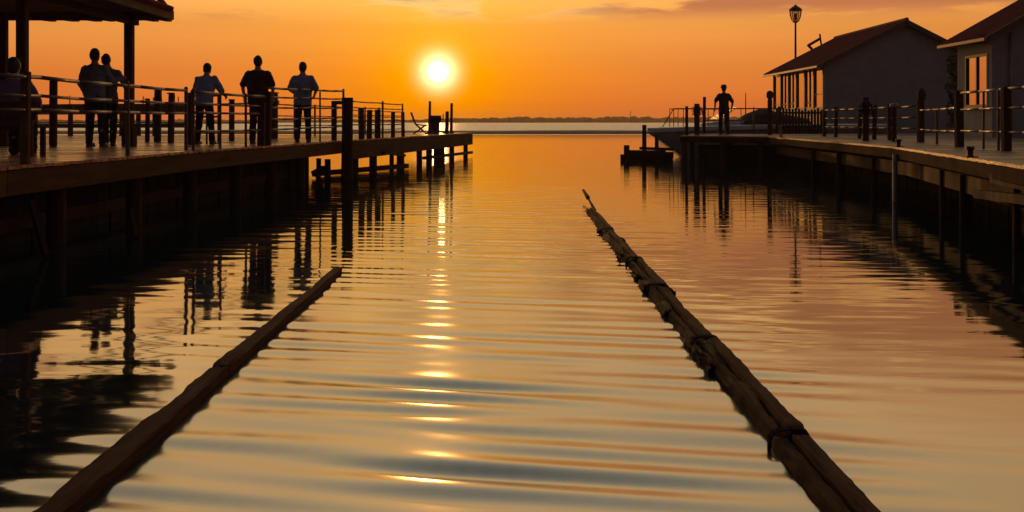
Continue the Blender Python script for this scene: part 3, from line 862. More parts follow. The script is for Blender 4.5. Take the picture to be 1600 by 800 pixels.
def window(root, x, ya, yb_, za, zb_, mull=1, transom=None, name='window'):
    """window in a wall whose outside faces -X"""
    fw = 0.07
    mb = MB()
    mb.box((x - .01, (ya + yb_) / 2, za + fw / 2), (.12, yb_ - ya, fw)); mb.box((x - .01, (ya + yb_) / 2, zb_ - fw / 2), (.12, yb_ - ya, fw))
    mb.box((x - .01, ya + fw / 2, (za + zb_) / 2), (.118, fw, zb_ - za - 2 * fw - .002)); mb.box((x - .01, yb_ - fw / 2, (za + zb_) / 2), (.118, fw, zb_ - za - 2 * fw - .002))
    for k in range(mull):
        y = ya + (yb_ - ya) * (k + 1) / (mull + 1); mb.box((x - .008, y, (za + zb_) / 2), (.10, .06, zb_ - za - 2 * fw - .004))
    if transom: mb.box((x - .006, (ya + yb_) / 2, transom), (.085, yb_ - ya - 2 * fw - .004, .055))
    fo = mb.build(name, M['trim'], root)
    mb = MB(); mb.box((x, (ya + yb_) / 2, (za + zb_) / 2), (.02, yb_ - ya - 2 * fw + .02, zb_ - za - 2 * fw + .02)); mb.build('pane', M['pane'], fo)
    return fo

# first house: grey gable with a glazed porch on its waterside
y0 = 50.0; xl = atx(1288, y0); xm = atx(1412, y0); xr = 2 * xm - xl
ze = EYE + 85 / F * 49.7; zr_ = EYE + 155 / F * 49.7; over = 0.35
slope = (zr_ - ze) / (xm - xl + over)
h1 = thing('gable_house', 'slate grey gable house with red roof and glazed porch', 'house', (xm, y0, DECK - .04))
y1 = 59.9
zw, zr1 = gable_house(h1, xl, xr, y0, y1, DECK - .05, ze, slope, over, None)
zbot, ztop = EYE + 20 / F * 53, zw - .12
T = 0.16
mb = MB(); mb.box((xl + T / 2, (y0 + y1) / 2, (DECK - .05 + zbot) / 2), (T, y1 - y0 - 2 * T - .004, zbot - DECK + .05)); mb.build('porch_plinth', M['trim'], h1)
mb = MB(); mb.box((xl + T / 2, (y0 + y1) / 2, ztop + .06), (T, y1 - y0 - 2 * T - .004, .12)); mb.build('porch_header', M['trim'], h1)
nW = 6; ys_ = [y0 + T + .02 + (y1 - y0 - 2 * T - .04) * i / nW for i in range(nW + 1)]
for i in range(nW):
    window(h1, xl + .06, ys_[i] + .07, ys_[i + 1] - .07, zbot + .002, ztop - .002, 1 if i in (1, 3, 4) else 0, EYE + (42 if i == 0 else 30) / F * 52 if i != 2 else None)
for i in range(nW + 1):
    mb = MB(); mb.box((xl + .05, ys_[i], (zbot + ztop) / 2), (.16, .14, ztop - zbot - .004)); mb.build('porch_post', M['trim'], h1)
mb = MB(); mb.box((xl + .9, y0 + 2, DECK + .0), (.1, .1, .1)); mb.bm.free()
# second house
y0b = 33.4; xlb = atx(1550, y0b); zeb = EYE + 128 / F * 32.9; overb = .30
xrb = xlb + 7.6
h2 = thing('gable_house', 'second grey house at right edge with one tall sunset lit window', 'house', (xlb + 3.8, y0b, DECK - .04))
y1b = 36.0
zwb, zrb = gable_house(h2, xlb, xrb, y0b, y1b, DECK - .05, zeb, 0.56, overb, None)
wy0, wy1 = xlb * F / (1544 - 800), xlb * F / (1509 - 800)
wz0, wz1 = EYE + 23 / F * 34.3, EYE + 105 / F * 34.3
mb = MB()                                   # waterside wall round its window
mb.box((xlb + T / 2, (y0b + y1b) / 2, (DECK - .05 + wz0) / 2), (T, y1b - y0b - 2 * T - .004, wz0 - DECK + .05))
mb.box((xlb + T / 2, (y0b + y1b) / 2, (wz1 + zwb - .08) / 2), (T, y1b - y0b - 2 * T - .004, zwb - .08 - wz1))
mb.box((xlb + T / 2, (y0b + T + .002 + wy0) / 2, (wz0 + wz1) / 2), (T, wy0 - y0b - T - .002, wz1 - wz0))
mb.box((xlb + T / 2, (wy1 + y1b - T - .002) / 2, (wz0 + wz1) / 2), (T, y1b - T - .002 - wy1, wz1 - wz0))
mb.build('side_wall', M['wall'], h2)
wn = window(h2, xlb + .04, wy0 + .002, wy1 - .002, wz0 + .002, wz1 - .002, 1, EYE + 48 / F * 34.3)
mb = MB(); mb.box((xlb - .06, (wy0 + wy1) / 2, wz0 - .03), (.16, wy1 - wy0 + .12, .05)); mb.build('sill', M['gutter'], wn)
mb = MB(); mb.tube((xlb + .55, y0b - .07, DECK), (xlb + .55, y0b - .07, zwb + .1), .045, .045, 10); mb.build('drain_pipe', M['gutter'], h2, smooth=True)
# bent iron bracket on the first roof
an = thing('roof_bracket', 'bent iron bracket standing on the far end of the red roof', 'bracket', tuple(at(1283, 72, 60.6)))
mb = MB(); Yb = 60.5
mb.path([at(1284, 74, Yb), at(1282, 62, Yb), at(1281, 53, Yb)], .05); mb.path([at(1282, 60, Yb), at(1263, 71, Yb), at(1269, 77, Yb)], .075)
mb.build('arm', M['dark_metal'], an)

# street lamp behind the first house
Yl = 64.0; lx = atx(1243, Yl)
lamp = thing('street_lamp', 'tall unlit lantern street lamp behind the red roof', 'street lamp', (lx, Yl, DECK - .04))
zt = EYE + 182 / F * Yl; zl = EYE + 156 / F * Yl
mb = MB(); mb.tube((lx, Yl, DECK - .04), (lx, Yl, zl), .085, .055, 12); mb.lathe((lx, Yl, DECK - .04), [(.2, 0), (.2, .1), (.13, .18), (.11, .7), (.09, .75)], 14); mb.build('pole', M['dark_metal'], lamp, smooth=True)
hgt = zt - zl
mb = MB(); mb.lathe((lx, Yl, zl), [(.12, .0), (.20, .06), (.30, hgt * .35), (.34, hgt * .68)], 8); gl_ = mb.build('lantern_glass', M['clear'], lamp)
mb = MB()
for k in range(8):
    a_ = k * math.pi / 4; c, s = math.cos(a_), math.sin(a_)
    mb.path([(lx + c * .125, Yl + s * .125, zl), (lx + c * .21, Yl + s * .21, zl + .06), (lx + c * .31, Yl + s * .31, zl + hgt * .35), (lx + c * .35, Yl + s * .35, zl + hgt * .68)], .018, 6)
mb.lathe((lx, Yl, zl), [(.10, -.06), (.15, -.02), (.13, .03)], 12)
mb.build('lantern_frame', M['dark_metal'], lamp)
mb = MB(); mb.lathe((lx, Yl, zl + hgt * .68), [(.37, -.02), (.39, .05), (.31, hgt * .13), (.17, hgt * .24), (.09, hgt * .27), (.07, hgt * .33), (.01, hgt * .36)], 12); mb.build('lantern_cap', M['dark_metal'], lamp, smooth=True)
mb = MB(); mb.lathe((lx, Yl, zl + .08), [(.05, 0), (.06, .1), (.09, .2), (.09, .32), (.04, .4)], 12); mb.build('bulb', M['gutter'], lamp, smooth=True)

# shrub at the corner between the houses
sh = thing('tall_shrub', 'dark ragged shrub in the gap between the two houses', 'shrub', (atx(1493, 38.5), 38.5, DECK - .04))
mb = MB(); bx_ = atx(1493, 38.5)
mb.cap((bx_, 38.5, DECK - .1), (bx_ + .05, 38.5, 2.5), .06, .03)
for k in range(6): mb.tube((bx_, 38.5, 1.4 + .28 * k), (bx_ + rs.uniform(-.3, .3), 38.5 + rs.uniform(-.3, .3), 1.8 + .32 * k), .022, .01, 6)
mb.build('stem', M['post'], sh)
mb = MB()
for i in range(1500):
    z = DECK + .25 + (3.75 - DECK - .25) * rs.random()
    rr = .34 * (0.55 + .45 * abs(math.sin(z * 4.2))) * math.sqrt(rs.random()); a_ = rs.uniform(0, 6.28)
    c = Vector((bx_ + rr * math.cos(a_), 38.5 + rr * math.sin(a_), z))
    u = Vector((rs.gauss(0, 1), rs.gauss(0, 1), rs.gauss(0, 1))).normalized(); v = u.orthogonal().normalized(); s_ = rs.uniform(.05, .09)
    mb.poly([c - u * s_, c + v * s_ * .45, c + u * s_, c - v * s_ * .45])
mb.build('crown', M['leaf'], sh)

# ------------------------------------------------------------------ moored cruiser
bt = thing('motor_cruiser', 'moored motor cruiser with pale deck edge and dark canvas behind dock head', 'boat', (9.5, 42.8, 0))
def sheer(t): return 1.58 + .16 * math.sin(min(1, t * 1.4) * math.pi / 2)     # t: 0 bow .. 1 stern
bowx, Lb, yc = atx(1013, 42.6), 9.0, 42.9
rings = []; gun = []
for i in range(25):
    t = i / 24; x = bowx + Lb * t
    half = 1.45 * (1 - (1 - min(1, t / .55)) ** 2.0) ** .8 if t < .55 else 1.45 - .15 * (t - .55)
    half = max(half, .03); zt_ = sheer(t)
    rake = max(0, 1 - t / .22)                       # stem rakes back under the bow
    zk = -.35 + (zt_ - .12 + .35) * rake ** .75
    ch = max(zk + .02, .25 + .5 * rake)
    ring = [(x, yc - half, zt_), (x, yc - half * .93, (zt_ + ch) / 2), (x, yc - half * .78, min(ch, zt_ - .06)), (x, yc, zk),
            (x, yc + half * .78, min(ch, zt_ - .06)), (x, yc + half * .93, (zt_ + ch) / 2), (x, yc + half, zt_)]
    rings.append(ring); gun.append((x, half, zt_))
mb = MB(); mb.loft(rings); mb.build('hull', M['hull_dark'], bt, smooth=False)
mb = MB()
mb.loft([[(x, yc - h_ - .03, z - .10), (x, yc - h_ - .03, z + .05), (x, yc - h_ + .06, z + .07), (x, yc + h_ - .06, z + .07), (x, yc + h_ + .03, z + .05), (x, yc + h_ + .03, z - .10)] for x, h_, z in gun])
mb.build('deck_edge', M['white'], bt)
mb = MB()                                            # coach roof
mb.loft([[(bowx + 2.0 + a, yc - b, 1.75), (bowx + 2.0 + a * .98, yc - b * .85, 1.75 + c), (bowx + 2.0 + a * .98, yc + b * .85, 1.75 + c), (bowx + 2.0 + a, yc + b, 1.75)]
         for a, b, c in ((0, .4, .05), (.5, .7, .14), (1.3, .9, .2), (2.2, .95, .24))])
mb.build('coach_roof', M['white'], bt)
mb = MB()                                            # canvas hood over the cockpit
xh0 = atx(1152, 42.9)
mb.loft([[(xh0 + a, yc + 1.15 * math.cos(k * math.pi / 8), 1.76 + c * math.sin(k * math.pi / 8)) for k in range(9)]
         for a, c in ((0, .12), (.35, .45), (.8, .62), (1.1, .66), (1.7, .45), (2.6, .28))])
mb.build('canvas_hood', M['canvas'], bt, smooth=True)
mb = MB(); xs_ = [bowx + .95, bowx + 1.3, bowx + 1.7, bowx + 2.2, bowx + 2.8, bowx + 3.4]
def hw_(x): return max(.1, 1.45 * (1 - (1 - min(1, (x - bowx) / Lb / .55)) ** 2) ** .8 - .1)
mb.path([(x, yc - hw_(x), 1.74 + .66) for x in xs_], .018); mb.path([(x, yc + hw_(x), 1.74 + .66) for x in xs_], .018)
mb.path([(bowx + .55, yc - .35, 1.7), (xs_[0], yc - hw_(xs_[0]), 2.4)], .018)
for x in xs_:
    for s in (-1, 1): mb.tube((x, yc + s * hw_(x), 1.7), (x, yc + s * hw_(x), 2.4), .016, .016, 6)
mb.build('bow_rail', M['rail'], bt)
mb = MB(); mb.tube((atx(1165, yc), yc, 1.9), (atx(1165, yc), yc, EYE + .5 + 45 / F * yc), .028, .018, 6); mb.build('antenna', M['dark_metal'], bt)
mb = MB(); mb.poly([(xh0 - .9, yc - .9, 1.98), (xh0 - .2, yc - 1.0, 2.42), (xh0 - .2, yc + 1.0, 2.42), (xh0 - .9, yc + .9, 1.98)], .03); mb.build('windscreen', M['pane'], bt)

bt.location.z -= 0.5

# low raft off the dock end
Yr = 39.3
raft = thing('mooring_raft', 'low dark floating raft with upright posts off the dock end', 'raft', (atx(1005, Yr), Yr, 0))
xa, xb = atx(966, Yr), atx(1046, Yr)
mb = MB()
for k in range(3): mb.tube((xa + .25, Yr - .8 + .8 * k, -.06), (xb, Yr - .8 + .8 * k, -.06), .18, .18, 12)
mb.build('float_log', M['pile'], raft)
mb = MB()
for i in range(14): mb.box((xa + .3 + (xb - xa - .3) * (i + .5) / 14, Yr, .16), ((xb - xa - .3) / 14 * .92, 2.0, .07))
mb.build('raft_deck', M['pile'], raft)
for s_ in (-.98, .98):
    mb = MB(); mb.bar((xa + .3, Yr + s_, .26), (xb, Yr + s_, .24), .07, .20); mb.build('side_board', M['pile'], raft)
mb = MB(); mb.bar((xa + .65, Yr - .93, .47), (xb, Yr - .93, .43), .06, .10); mb.build('hand_board', M['pile'], raft)
for px, yt, wd in ((975, 226, .2), (1002, 195, .15), (1021, 210, .14), (968, 240, .12)):
    mb = MB(); x = atx(px, Yr); mb.tube((x, Yr - .9, -.3), (x, Yr - .9, EYE + (190 - yt) / F * Yr), wd * .55, wd * .5, 10); mb.build('post', M['post'], raft)

# ------------------------------------------------------------------ gear on the pier end
def pole(px, Y, ytop, r_, label):
    p = at(px, ytop, Y); o = thing('mooring_pole', label, 'pole', (p.x, Y, DECK), 'poles on the pier end')
    mb = MB(); mb.tube((p.x, Y, DECK - .02), (p.x + .02, Y, p.z), r_, r_ * .8, 10); mb.build('shaft', M['post'], o)
    mb = MB(); mb.lathe((p.x, Y, DECK), [(r_ * 2.2, 0), (r_ * 2.2, .03), (r_ * 1.2, .08)], 12); mb.build('base_collar', M['dark_metal'], o)
pole(671, 40.5, 158, .055, 'tall thin pole on the pier end right under the sun')
pole(705, 42.5, 161, .06, 'tallest right hand pole near the pier tip')
pole(698, 42.0, 174, .08, 'short thick pole near the pier tip')
wx = atx(680, 41.3); wn_ = thing('boat_winch', 'boxy boat winch on the pier end below the sun', 'winch', (wx, 41.3, DECK))
mb = MB(); mb.box((wx, 41.3, DECK + .22), (.30, .35, .44), bev=.02); mb.build('housing', M['dark_metal'], wn_)
mb = MB(); mb.tube((wx - .22, 41.3, DECK + .55), (wx + .22, 41.3, DECK + .55), .13, .13, 14); mb.tube((wx - .24, 41.3, DECK + .55), (wx - .2, 41.3, DECK + .55), .18, .18, 14); mb.build('drum', M['rope'], wn_)
mb = MB(); mb.path([(wx + .22, 41.3, DECK + .55), (wx + .30, 41.3, DECK + .55), (wx + .30, 41.3, DECK + .74)], .02); mb.build('crank', M['dark_metal'], wn_)
cx_ = atx(657, 39.6); ch = thing('deck_chair', 'low reclining deck chair on the pier end left of the winch', 'chair', (cx_, 39.6, DECK))
mb = MB(); mb.bar((cx_ - .18, 39.6, DECK + .36), (cx_ + .2, 39.6, DECK + .30), .5, .03); mb.build('seat', M['canvas'], ch)
mb = MB(); mb.bar((cx_ - .18, 39.6, DECK + .36), (cx_ - .34, 39.6, DECK + .78), .5, .03); mb.build('backrest', M['canvas'], ch)
for a_, b_2 in ((-.26, .2), (.22, -.16)):
    for s in (-.24, .24):
        mb = MB(); mb.tube((cx_ + a_, 39.6 + s, DECK), (cx_ + b_2, 39.6 + s, DECK + .34), .016, .016, 6); mb.build('leg', M['dark_metal'], ch)

# ------------------------------------------------------------------ floating timbers in the foreground
def timber(mb, x, y0, y1, w0, w1, top0, top1, seed, ch=0.14, rag=0.012, dx=0.0, depth=.16):
    """hewn beam along Y: chamfered rectangle with worn faces and edges; ch = corner rounding share"""
    n = max(14, int((y1 - y0) / .045)); rings = []
    q = 1 - ch
    base = []
    m_ = 6
    for a_, b_ in (((-q, 1), (q, 1)), ((1, q), (1, -q)), ((q, -1), (-q, -1)), ((-1, -q), (-1, q))):
        for k in range(m_): 
            f_ = k / (m_ - 1); base.append((a_[0] + (b_[0] - a_[0]) * f_, a_[1] + (b_[1] - a_[1]) * f_))
    for i in range(n + 1):
        t = i / n; y = y0 + (y1 - y0) * t; wv = w0 + (w1 - w0) * t; tp = top0 + (top1 - top0) * t
        xo = x + dx * t + .016 * mnoise.noise((y * .5, seed, 0))
        e = .9 if i in (0, n) else 1.0
        ring = []
        for k, (ux, uz) in enumerate(base):
            nz = mnoise.noise((ux * 1.5 + seed * 3, y * 1.1, uz * 1.5)) * rag * 1.1 + mnoise.noise((ux * 5 + seed, y * 2.2, uz * 5)) * rag * .5 + mnoise.noise((ux * 6, y * 11, uz * 6 + seed)) * rag * .55
            cor = abs(ux * uz) > q * .95
            if cor: nz -= max(0, mnoise.noise((ux * 2 + seed, y * 1.7, uz * 2))) * rag * 2.2
            ring.append((xo + ux * (wv / 2 + nz) * e, y + rag * 1.5 * mnoise.noise((ux * 3, uz * 3, seed + i * .01)) * (1 if i in (0, n) else 0), tp - depth + uz * (depth + nz) * e))
        rings.append(ring)
    mb.loft(rings)
TL = thing('floating_timber', 'long straight squared timber floating at left, pointing to the pier pile', 'timber', (-1.6, 6.5, 0))
xL = -1.615
mb = MB(); timber(mb, xL, 2.3, 6.1, .106, .110, .050, .050, 1.0, .09, .009, .0, .10); mb.build('beam', M['log'], TL, smooth='sharp')
mb = MB(); timber(mb, xL + .004, 6.07, 10.3, .106, .072, .052, .044, 2.0, .09, .008, -.012, .10); mb.build('beam', M['log'], TL, smooth='sharp')
mb = MB(); mb.box((xL + .015, 6.1, .054), (.04, .11, .012), rz=.2, bev=.004); mb.build('joint_plate', M['rope'], TL)
TR = thing('floating_timber', 'ragged lashed timber boom floating at right, narrowing to a thin tip', 'timber', (1.2, 6.5, 0))
xR = 1.195
def lash(y, x, w_, top, ang=0.0, n=4, r_=.0055, rag=1.0):
    mb = MB(); n = n + 3
    for k in range(n):
        yy = y + (k - n / 2) * r_ * 1.7; pts = []
        for j in range(17):
            a_ = math.pi * 2 * j / 16; c, s = math.cos(a_), math.sin(a_)
            ux = math.copysign(abs(c) ** .5, c); uz = math.copysign(abs(s) ** .5, s)
            pts.append((x + ux * (w_ / 2 + .004 * rs.random() * rag), yy + ang * c * .12 + rs.uniform(-.004, .004), top - .075 + uz * .08))
        mb.path(pts, r_, 6)
    return mb.build('rope_lashing', M['rope'], TR, smooth=True)
segs = [(2.3, 4.77, .168, .165, .052, 0.0), (4.73, 6.84, .158, .152, .060, .009), (6.8, 9.0, .158, .150, .054, -.013), (8.97, 10.8, .142, .138, .060, .013), (10.72, 13.7, .145, .138, .058, -.013), (13.6, 17.1, .132, .118, .060, .013)]
for i, (ya, yb_, wa, wb, tp, ox) in enumerate(segs):
    mb = MB(); timber(mb, xR + ox - wa * .22, ya, yb_, wa * .54, wb * .54, tp - .008, tp - .012, 10 + i, .30, .013, 0, .11); mb.build('round_log', M['log2'], TR, smooth='sharp')
    mb = MB(); timber(mb, xR + ox + wa * .26, ya + .04, yb_ - .03, wa * .46, wb * .46, tp + .010, tp + .008, 20 + i, .12, .008, 0, .11); mb.build('plank_log', M['log'], TR, smooth='sharp')
for y, w_, n in ((4.75, .18, 1), (6.8, .176, 3), (8.98, .172, 2), (10.76, .172, 4), (13.65, .158, 3)):
    lash(y, xR + rs.uniform(-.01, .01), w_, .068, .25, n)
for y, s_ in ((6.95, -1), (6.6, -1), (6.35, -1), (8.1, -1), (9.3, -1), (10.0, -1), (11.4, -1), (12.7, 1), (14.1, -1), (10.65, 1), (9.0, 1)):      # splinters and weed clumps on the sides
    mb = MB(); timber(mb, xR + s_ * .082, y - .26, y + .22, .05, .026, .056, .034, y, .35, .024, depth=.06); mb.build('splinter', M['log2'], TR, smooth='sharp')
mb = MB(); mb.tube((1.265, 16.8, .045), (1.28, 18.6, .12), .026, .015, 8); mb.tube((1.28, 18.5, .115), (1.285, 19.8, .165), .037, .022, 8); mb.build('tip_pole', M['log2'], TR)

# ------------------------------------------------------------------ hazy evening air
mb = MB(); mb.box((400, 700, 5.5), (4400, 2400, 17))
mh = bpy.data.materials.new('haze'); mh.use_nodes = True; th_ = NT(mh.node_tree); th_.n.clear()
vo = th_.node('ShaderNodeVolumePrincipled'); vo.inputs['Density'].default_value = 0.00026; vo.inputs['Color'].default_value = (1.0, 0.76, 0.54, 1); vo.inputs['Anisotropy'].default_value = 0.5
ho = th_.node('ShaderNodeOutputMaterial'); th_.l.new(vo.outputs[0], ho.inputs['Volume'])
tag(mb.build('haze', mh), 'warm evening haze over the water', 'haze', kind='stuff')

# ------------------------------------------------------------------ people
def remesh(mb, name, mat, parent, vox=.011, it=3, fold=0.0):
    me = bpy.data.meshes.new(name)
    bmesh.ops.recalc_face_normals(mb.bm, faces=mb.bm.faces[:])
    mb.bm.to_mesh(me); mb.bm.free()
    o = bpy.data.objects.new('tmp', me); COL.objects.link(o)
    r = o.modifiers.new('r', 'REMESH'); r.mode = 'VOXEL'; r.voxel_size = vox; r.use_smooth_shade = True
    s = o.modifiers.new('s', 'SMOOTH'); s.factor = .5; s.iterations = it
    dg = bpy.context.evaluated_depsgraph_get(); dg.update()
    m2 = bpy.data.meshes.new_from_object(o.evaluated_get(dg)); m2.name = name
    bpy.data.objects.remove(o)
    if fold:
        nv = len(m2.vertices); co = np.empty(nv * 3, np.float32); m2.vertices.foreach_get('co', co); no = [v.normal.copy() for v in m2.vertices]
        ph = random.random() * 20
        for i_, v in enumerate(m2.vertices):
            p_ = v.co; f_ = mnoise.noise((p_.x * 9, p_.y * 9 + ph, p_.z * 14 + p_.x * 8)) + .6 * mnoise.noise((p_.x * 20, p_.y * 20, p_.z * 26 - p_.x * 12 + ph))
            v.co = p_ + no[i_] * (f_ * fold)
    m2.materials.clear(); m2.materials.append(mat); m2.shade_smooth()
    q = bpy.data.objects.new(name, m2); COL.objects.link(q); q.parent = parent
    return q

def ell_loft(mb, rings, n=18):
    """rings: (centre, half width, half depth)"""
    mb.loft([[Vector((c[0] + a * math.cos(2 * math.pi * k / n), c[1] + b * math.sin(2 * math.pi * k / n), c[2])) for k in range(n)] for c, a, b in rings])

def person(label, X, Y, face, H, shirt, trousers, stout=1.0, lean=0.0, arms=None, feet=((-.10, 0), (.10, .02)), sleeve='short', group=None, head=(0, 0), side=0.0, hat=False, base=None, sit=False):
    root = thing('person', label, 'person', (X, Y, DECK if base is None else base), group)
    root.rotation_euler = (0, 0, face)
    k = H / 1.75
    root.scale = (k, k, k)
    hz = .93
    def up(p):      # torso frame: lean forward about the hip (local +Y is forward)
        v = Vector(p) - Vector((0, 0, hz)); v = Matrix.Rotation(-lean, 3, 'X') @ v; v = Matrix.Rotation(side, 3, 'Y') @ v
        return v + Vector((0, 0, hz))
    sx = .185 * (1 + .35 * (stout - 1))
    shl_ = {-1: up((-sx, 0, 1.395)), 1: up((sx, 0, 1.395))}
    if arms is None: arms = {-1: ((-.27, -.02, 1.15), (-.27, .06, .92)), 1: ((.27, -.02, 1.15), (.27, .06, .92))}
    st = stout
    def torso(mb, ex=0.0, z0=.86, top=1.50):
        prof = [(.86, .155, .115), (.95, .168 * (1 + .3 * (st - 1)), .122), (1.08, .150 * st, .112 * st), (1.20, .158 * st, .118 * st), (1.32, .180 * (1 + .5 * (st - 1)), .122 * (1 + .4 * (st - 1))), (1.385, .178, .108), (1.43, .145, .09), (1.465, .105, .078), (1.50, .072, .066)]
        ell_loft(mb, [(up((0, (.02 * (st - 1) if 1 < z < 1.25 else 0), z)), a + ex, b + ex) for z, a, b in prof if z >= z0 - .001 and z <= top + .001])
    hipz = .92
    legs = []
    for s, (fx, fy) in zip((-1, 1), feet):
        hip = Vector((s * .088, 0, hipz)); ank = Vector((fx, fy, .085)); kn = (hip + ank) / 2 + Vector((0, .035, .01))
        if sit: kn = Vector((s * .11, .42, .94)); ank = Vector((s * .12, .44, .50))
        legs.append((hip, kn, ank))
    hd = up((head[0], .015 + head[1], 1.632))
    # body: one continuous skin surface
    mb = MB(); torso(mb, -.012)
    mb.cap(up((0, -.005, 1.44)), up((head[0] * .5, .005 + head[1] * .4, 1.57)), .062, .056)
    mb.sph(hd, (.080, .099, .120), 18); mb.sph(hd + Vector((0, .03, -.055)), (.058, .066, .066), 14)
    mb.sph(hd + Vector((0, .100, -.012)), (.014, .022, .024), 8)          # nose
    mb.sph(hd + Vector((0, .088, -.062)), (.026, .012, .009), 8)          # mouth
    for s in (-1, 1):
        mb.sph(hd + Vector((s * .079, -.005, -.005)), (.012, .022, .034), 8)    # ears
        mb.sph(hd + Vector((s * .031, .083, .012)), (.013, .010, .009), 8)      # eyes
    for hip, kn, ank in legs:
        mb.cap(hip, kn, .082, .053); mb.cap(kn, kn * .45 + ank * .55 + Vector((0, -.02, 0)), .053, .05); mb.cap(kn * .5 + ank * .5 + Vector((0, -.015, 0)), ank, .05, .036)
        mb.cap(ank + Vector((0, 0, -.03)), ank + Vector((0, .14, -.06)), .036, .026)
    for s in (-1, 1):
        sh_, elb, wr = shl_[s], Vector(arms[s][0]), Vector(arms[s][1])
        mb.cap(sh_, elb, .052, .041); mb.cap(elb, wr, .041, .027)
        dv = (wr - elb).normalized(); sd = dv.cross(Vector((s, 0, 0))); sd = (sd if sd.length > .2 else Vector((0, 1, 0))).normalized()
        pl = wr + dv * .05; mb.cap(wr, pl + dv * .03, .026, .030); mb.cap(pl + sd * .018, pl - sd * .018 + dv * .03, .024, .024)
        cur = Vector((-s, 0, 0)) * .5
        for j, (o_, L) in enumerate(((.030, .072), (.010, .082), (-.010, .076), (-.030, .06))):
            b0 = pl + dv * .035 + sd * o_; b1 = b0 + dv * L * .55 + cur * L * .25; b2 = b1 + dv * L * .35 + cur * L * .6
            mb.cap(b0, b1, .0115, .0105, 8); mb.cap(b1, b2, .0105, .009, 8)
        t0 = wr + dv * .025 + sd * .03; t1 = t0 + sd * .035 + dv * .03; mb.cap(t0, t1, .014, .012, 8); mb.cap(t1, t1 + dv * .03 + cur * .02, .012, .010, 8)
    remesh(mb, 'body', M['skin'], root, .010)
    mb = MB()
    if hat: mb.lathe(hd + Vector((0, .0, .045)), [(.10, -.01), (.15, 0), (.10, .02), (.098, .075), (.05, .10), (.01, .105)], 18)
    mb.sph(hd + Vector((0, -.014, .022)), (.088, .102, .110), 18); mb.sph(hd + Vector((0, -.045, -.03)), (.074, .062, .07), 14)
    remesh(mb, 'hair', M['hair'], root, .010, 1, .007)
    mb = MB(); torso(mb, .016, .86, 1.47)
    ell_loft(mb, [(up((0, 0, .80)), .172 * (1 + .35 * (st - 1)) + .012, .135 * (1 + .35 * (st - 1))), (up((0, 0, .97)), .172 * (1 + .35 * (st - 1)) + .010, .132 * (1 + .35 * (st - 1)))])
    for s in (-1, 1):
        sh_, elb, wr = shl_[s], Vector(arms[s][0]), Vector(arms[s][1])
        if sleeve == 'short': mb.cap(sh_ - Vector((s * .02, 0, .01)), sh_.lerp(elb, .85), .078, .072)
        else: mb.cap(sh_ - Vector((s * .02, 0, .01)), elb, .076, .062); mb.cap(elb, elb.lerp(wr, .92), .062, .043)
    remesh(mb, 'shirt', shirt, root, .013, 3, .013)
    mb = MB()
    ell_loft(mb, [((0, 0, .835 if sit else .78), .165, .118), ((0, 0, .88), .176 * (1 + .25 * (st - 1)), .128 * (1 + .2 * (st - 1))), ((0, 0, .98), .165 * (1 + .25 * (st - 1)), .122)])
    for hip, kn, ank in legs:
        mb.cap(hip + Vector((0, 0, -.02)), kn, .102, .075); mb.cap(kn, ank + Vector((0, -.005, .0)), .075, .064)
    remesh(mb, 'trousers', trousers, root, .013, 3, .010)
    for hip, kn, ank in legs:
        mb = MB(); mb.cap(ank + Vector((0, -.03, -.045)), ank + Vector((0, .15, -.05)), .046, .038); mb.cap(ank + Vector((0, 0, .0)), ank + Vector((0, .02, -.04)), .05, .05)
        mb.box(ank + Vector((0, .055, -.075)), (.085, .26, .02), bev=.008)
        remesh(mb, 'shoe', M['shoe'], root, .010, 2)
    return root

pg = 'people standing on the decks'
# couple under the shelter edge
person('taller person of the couple, blue grey top, arm around the other', atx(148, 19.6), 19.6, R(-4), 1.75, M['shirt_blue'], M['trouser'], 1.08,
       arms={-1: ((-.255, -.01, 1.14), (-.22, .10, .92)), 1: ((.26, .12, 1.18), (.36, .25, 1.22))}, feet=((-.10, 0), (.13, .03)), sleeve='long', group=pg)
person('shorter person of the couple, grey green top, bag arm out', atx(169, 20.3), 20.3, R(6), 1.70, M['shirt_teal'], M['trouser2'], 1.0,
       arms={-1: ((-.24, .08, 1.15), (-.20, .24, 1.05)), 1: ((.33, -.02, 1.18), (.36, .08, .95))}, feet=((-.06, .05), (.10, -.05)), sleeve='long', group=pg, head=(-.04, 0))
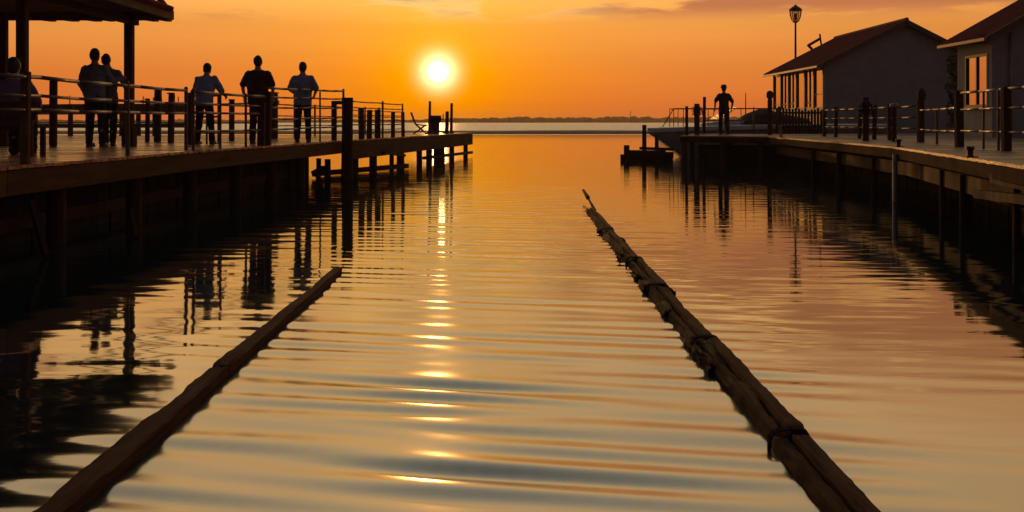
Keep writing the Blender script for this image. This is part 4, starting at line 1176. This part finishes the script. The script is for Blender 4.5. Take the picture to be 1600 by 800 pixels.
# man leaning on the rail
person('man in blue shirt leaning forward on a rail, second from the shelter', atx(319, 21.8), 21.8, R(-8), 1.66, M['shirt_pale'], M['trouser'], 1.22, lean=.33, side=-.05,
       arms={-1: ((-.30, .24, 1.10), (-.28, .48, 1.03)), 1: ((.31, .22, 1.08), (.27, .47, 1.02))}, feet=((-.13, -.05), (.16, .03)), group=pg)
person('heavy man in maroon black shirt with hands on the rails', atx(403, 22.4), 22.4, R(0), 1.79, M['shirt_dark'], M['trouser2'], 1.34,
       arms={-1: ((-.30, -.02, 1.15), (-.285, .06, .92)), 1: ((.30, -.02, 1.15), (.285, .08, .93))}, feet=((-.11, 0), (.12, .02)), group=pg)
person('man in pale blue shirt at the right end, hands before him', atx(473, 24.0), 24.0, R(2), 1.75, M['shirt_pale'], M['trouser'], 1.24,
       arms={-1: ((-.285, .03, 1.15), (-.19, .25, 1.05)), 1: ((.29, .03, 1.15), (.22, .25, 1.04))}, feet=((-.12, 0), (.12, .03)), group=pg)
yS = 14.3; xS = atx(21, yS)
bn = thing('bench', 'dark bench at the left edge of the picture under the shelter', 'bench', (xS, yS, DECK))
for k in range(3):
    mb = MB(); mb.box((xS - .25, yS - .12 + .14 * k, DECK + .385), (1.3, .12, .035), bev=.006); mb.build('seat_slat', M['post'], bn)
for k in range(2):
    mb = MB(); mb.box((xS - .25, yS - .235, DECK + .52 + .14 * k), (1.3, .03, .10), bev=.006); mb.build('back_slat', M['post'], bn)
for dx_ in (-.8, .32):
    for dy_ in (-.21, .15):
        mb = MB(); mb.box((xS + dx_, yS + dy_, DECK + (.36 if dy_ < 0 else .183)), (.06, .05, .72 if dy_ < 0 else .366)); mb.build('leg', M['post'], bn)
person('person in dark purple jacket seated on the bench at the left picture edge', xS, yS, R(8), 1.72, M['purple'], M['trouser'], 1.22, sleeve='long', group=pg, base=DECK - .44, sit=True,
       arms={-1: ((-.29, .06, 1.16), (-.20, .32, 1.03)), 1: ((.29, .06, 1.16), (.20, .32, 1.03))})
person('lone dark dressed person with hat standing on the right dock head', atx(1131, 38.4), 38.4, R(8), 1.72, M['shirt_dark'], M['trouser'], 1.05,
       arms={-1: ((-.32, -.03, 1.17), (-.30, .10, .93)), 1: ((.33, .0, 1.15), (.33, .14, .92))}, feet=((-.13, 0), (.14, .02)), hat=True, group=pg)
# rail the leaning man rests on
fl = [(atx(300, 22.25), 22.3), (atx(345, 22.25), 22.25)]
railing('leaning_rail', 'short hand rail with looped legs that the leaning blue shirted man rests on', fl, [0.98, 0.55], [(0, .05, .98), (.92, .05, .98), (.5, .04, .95)], rail_r=.02)
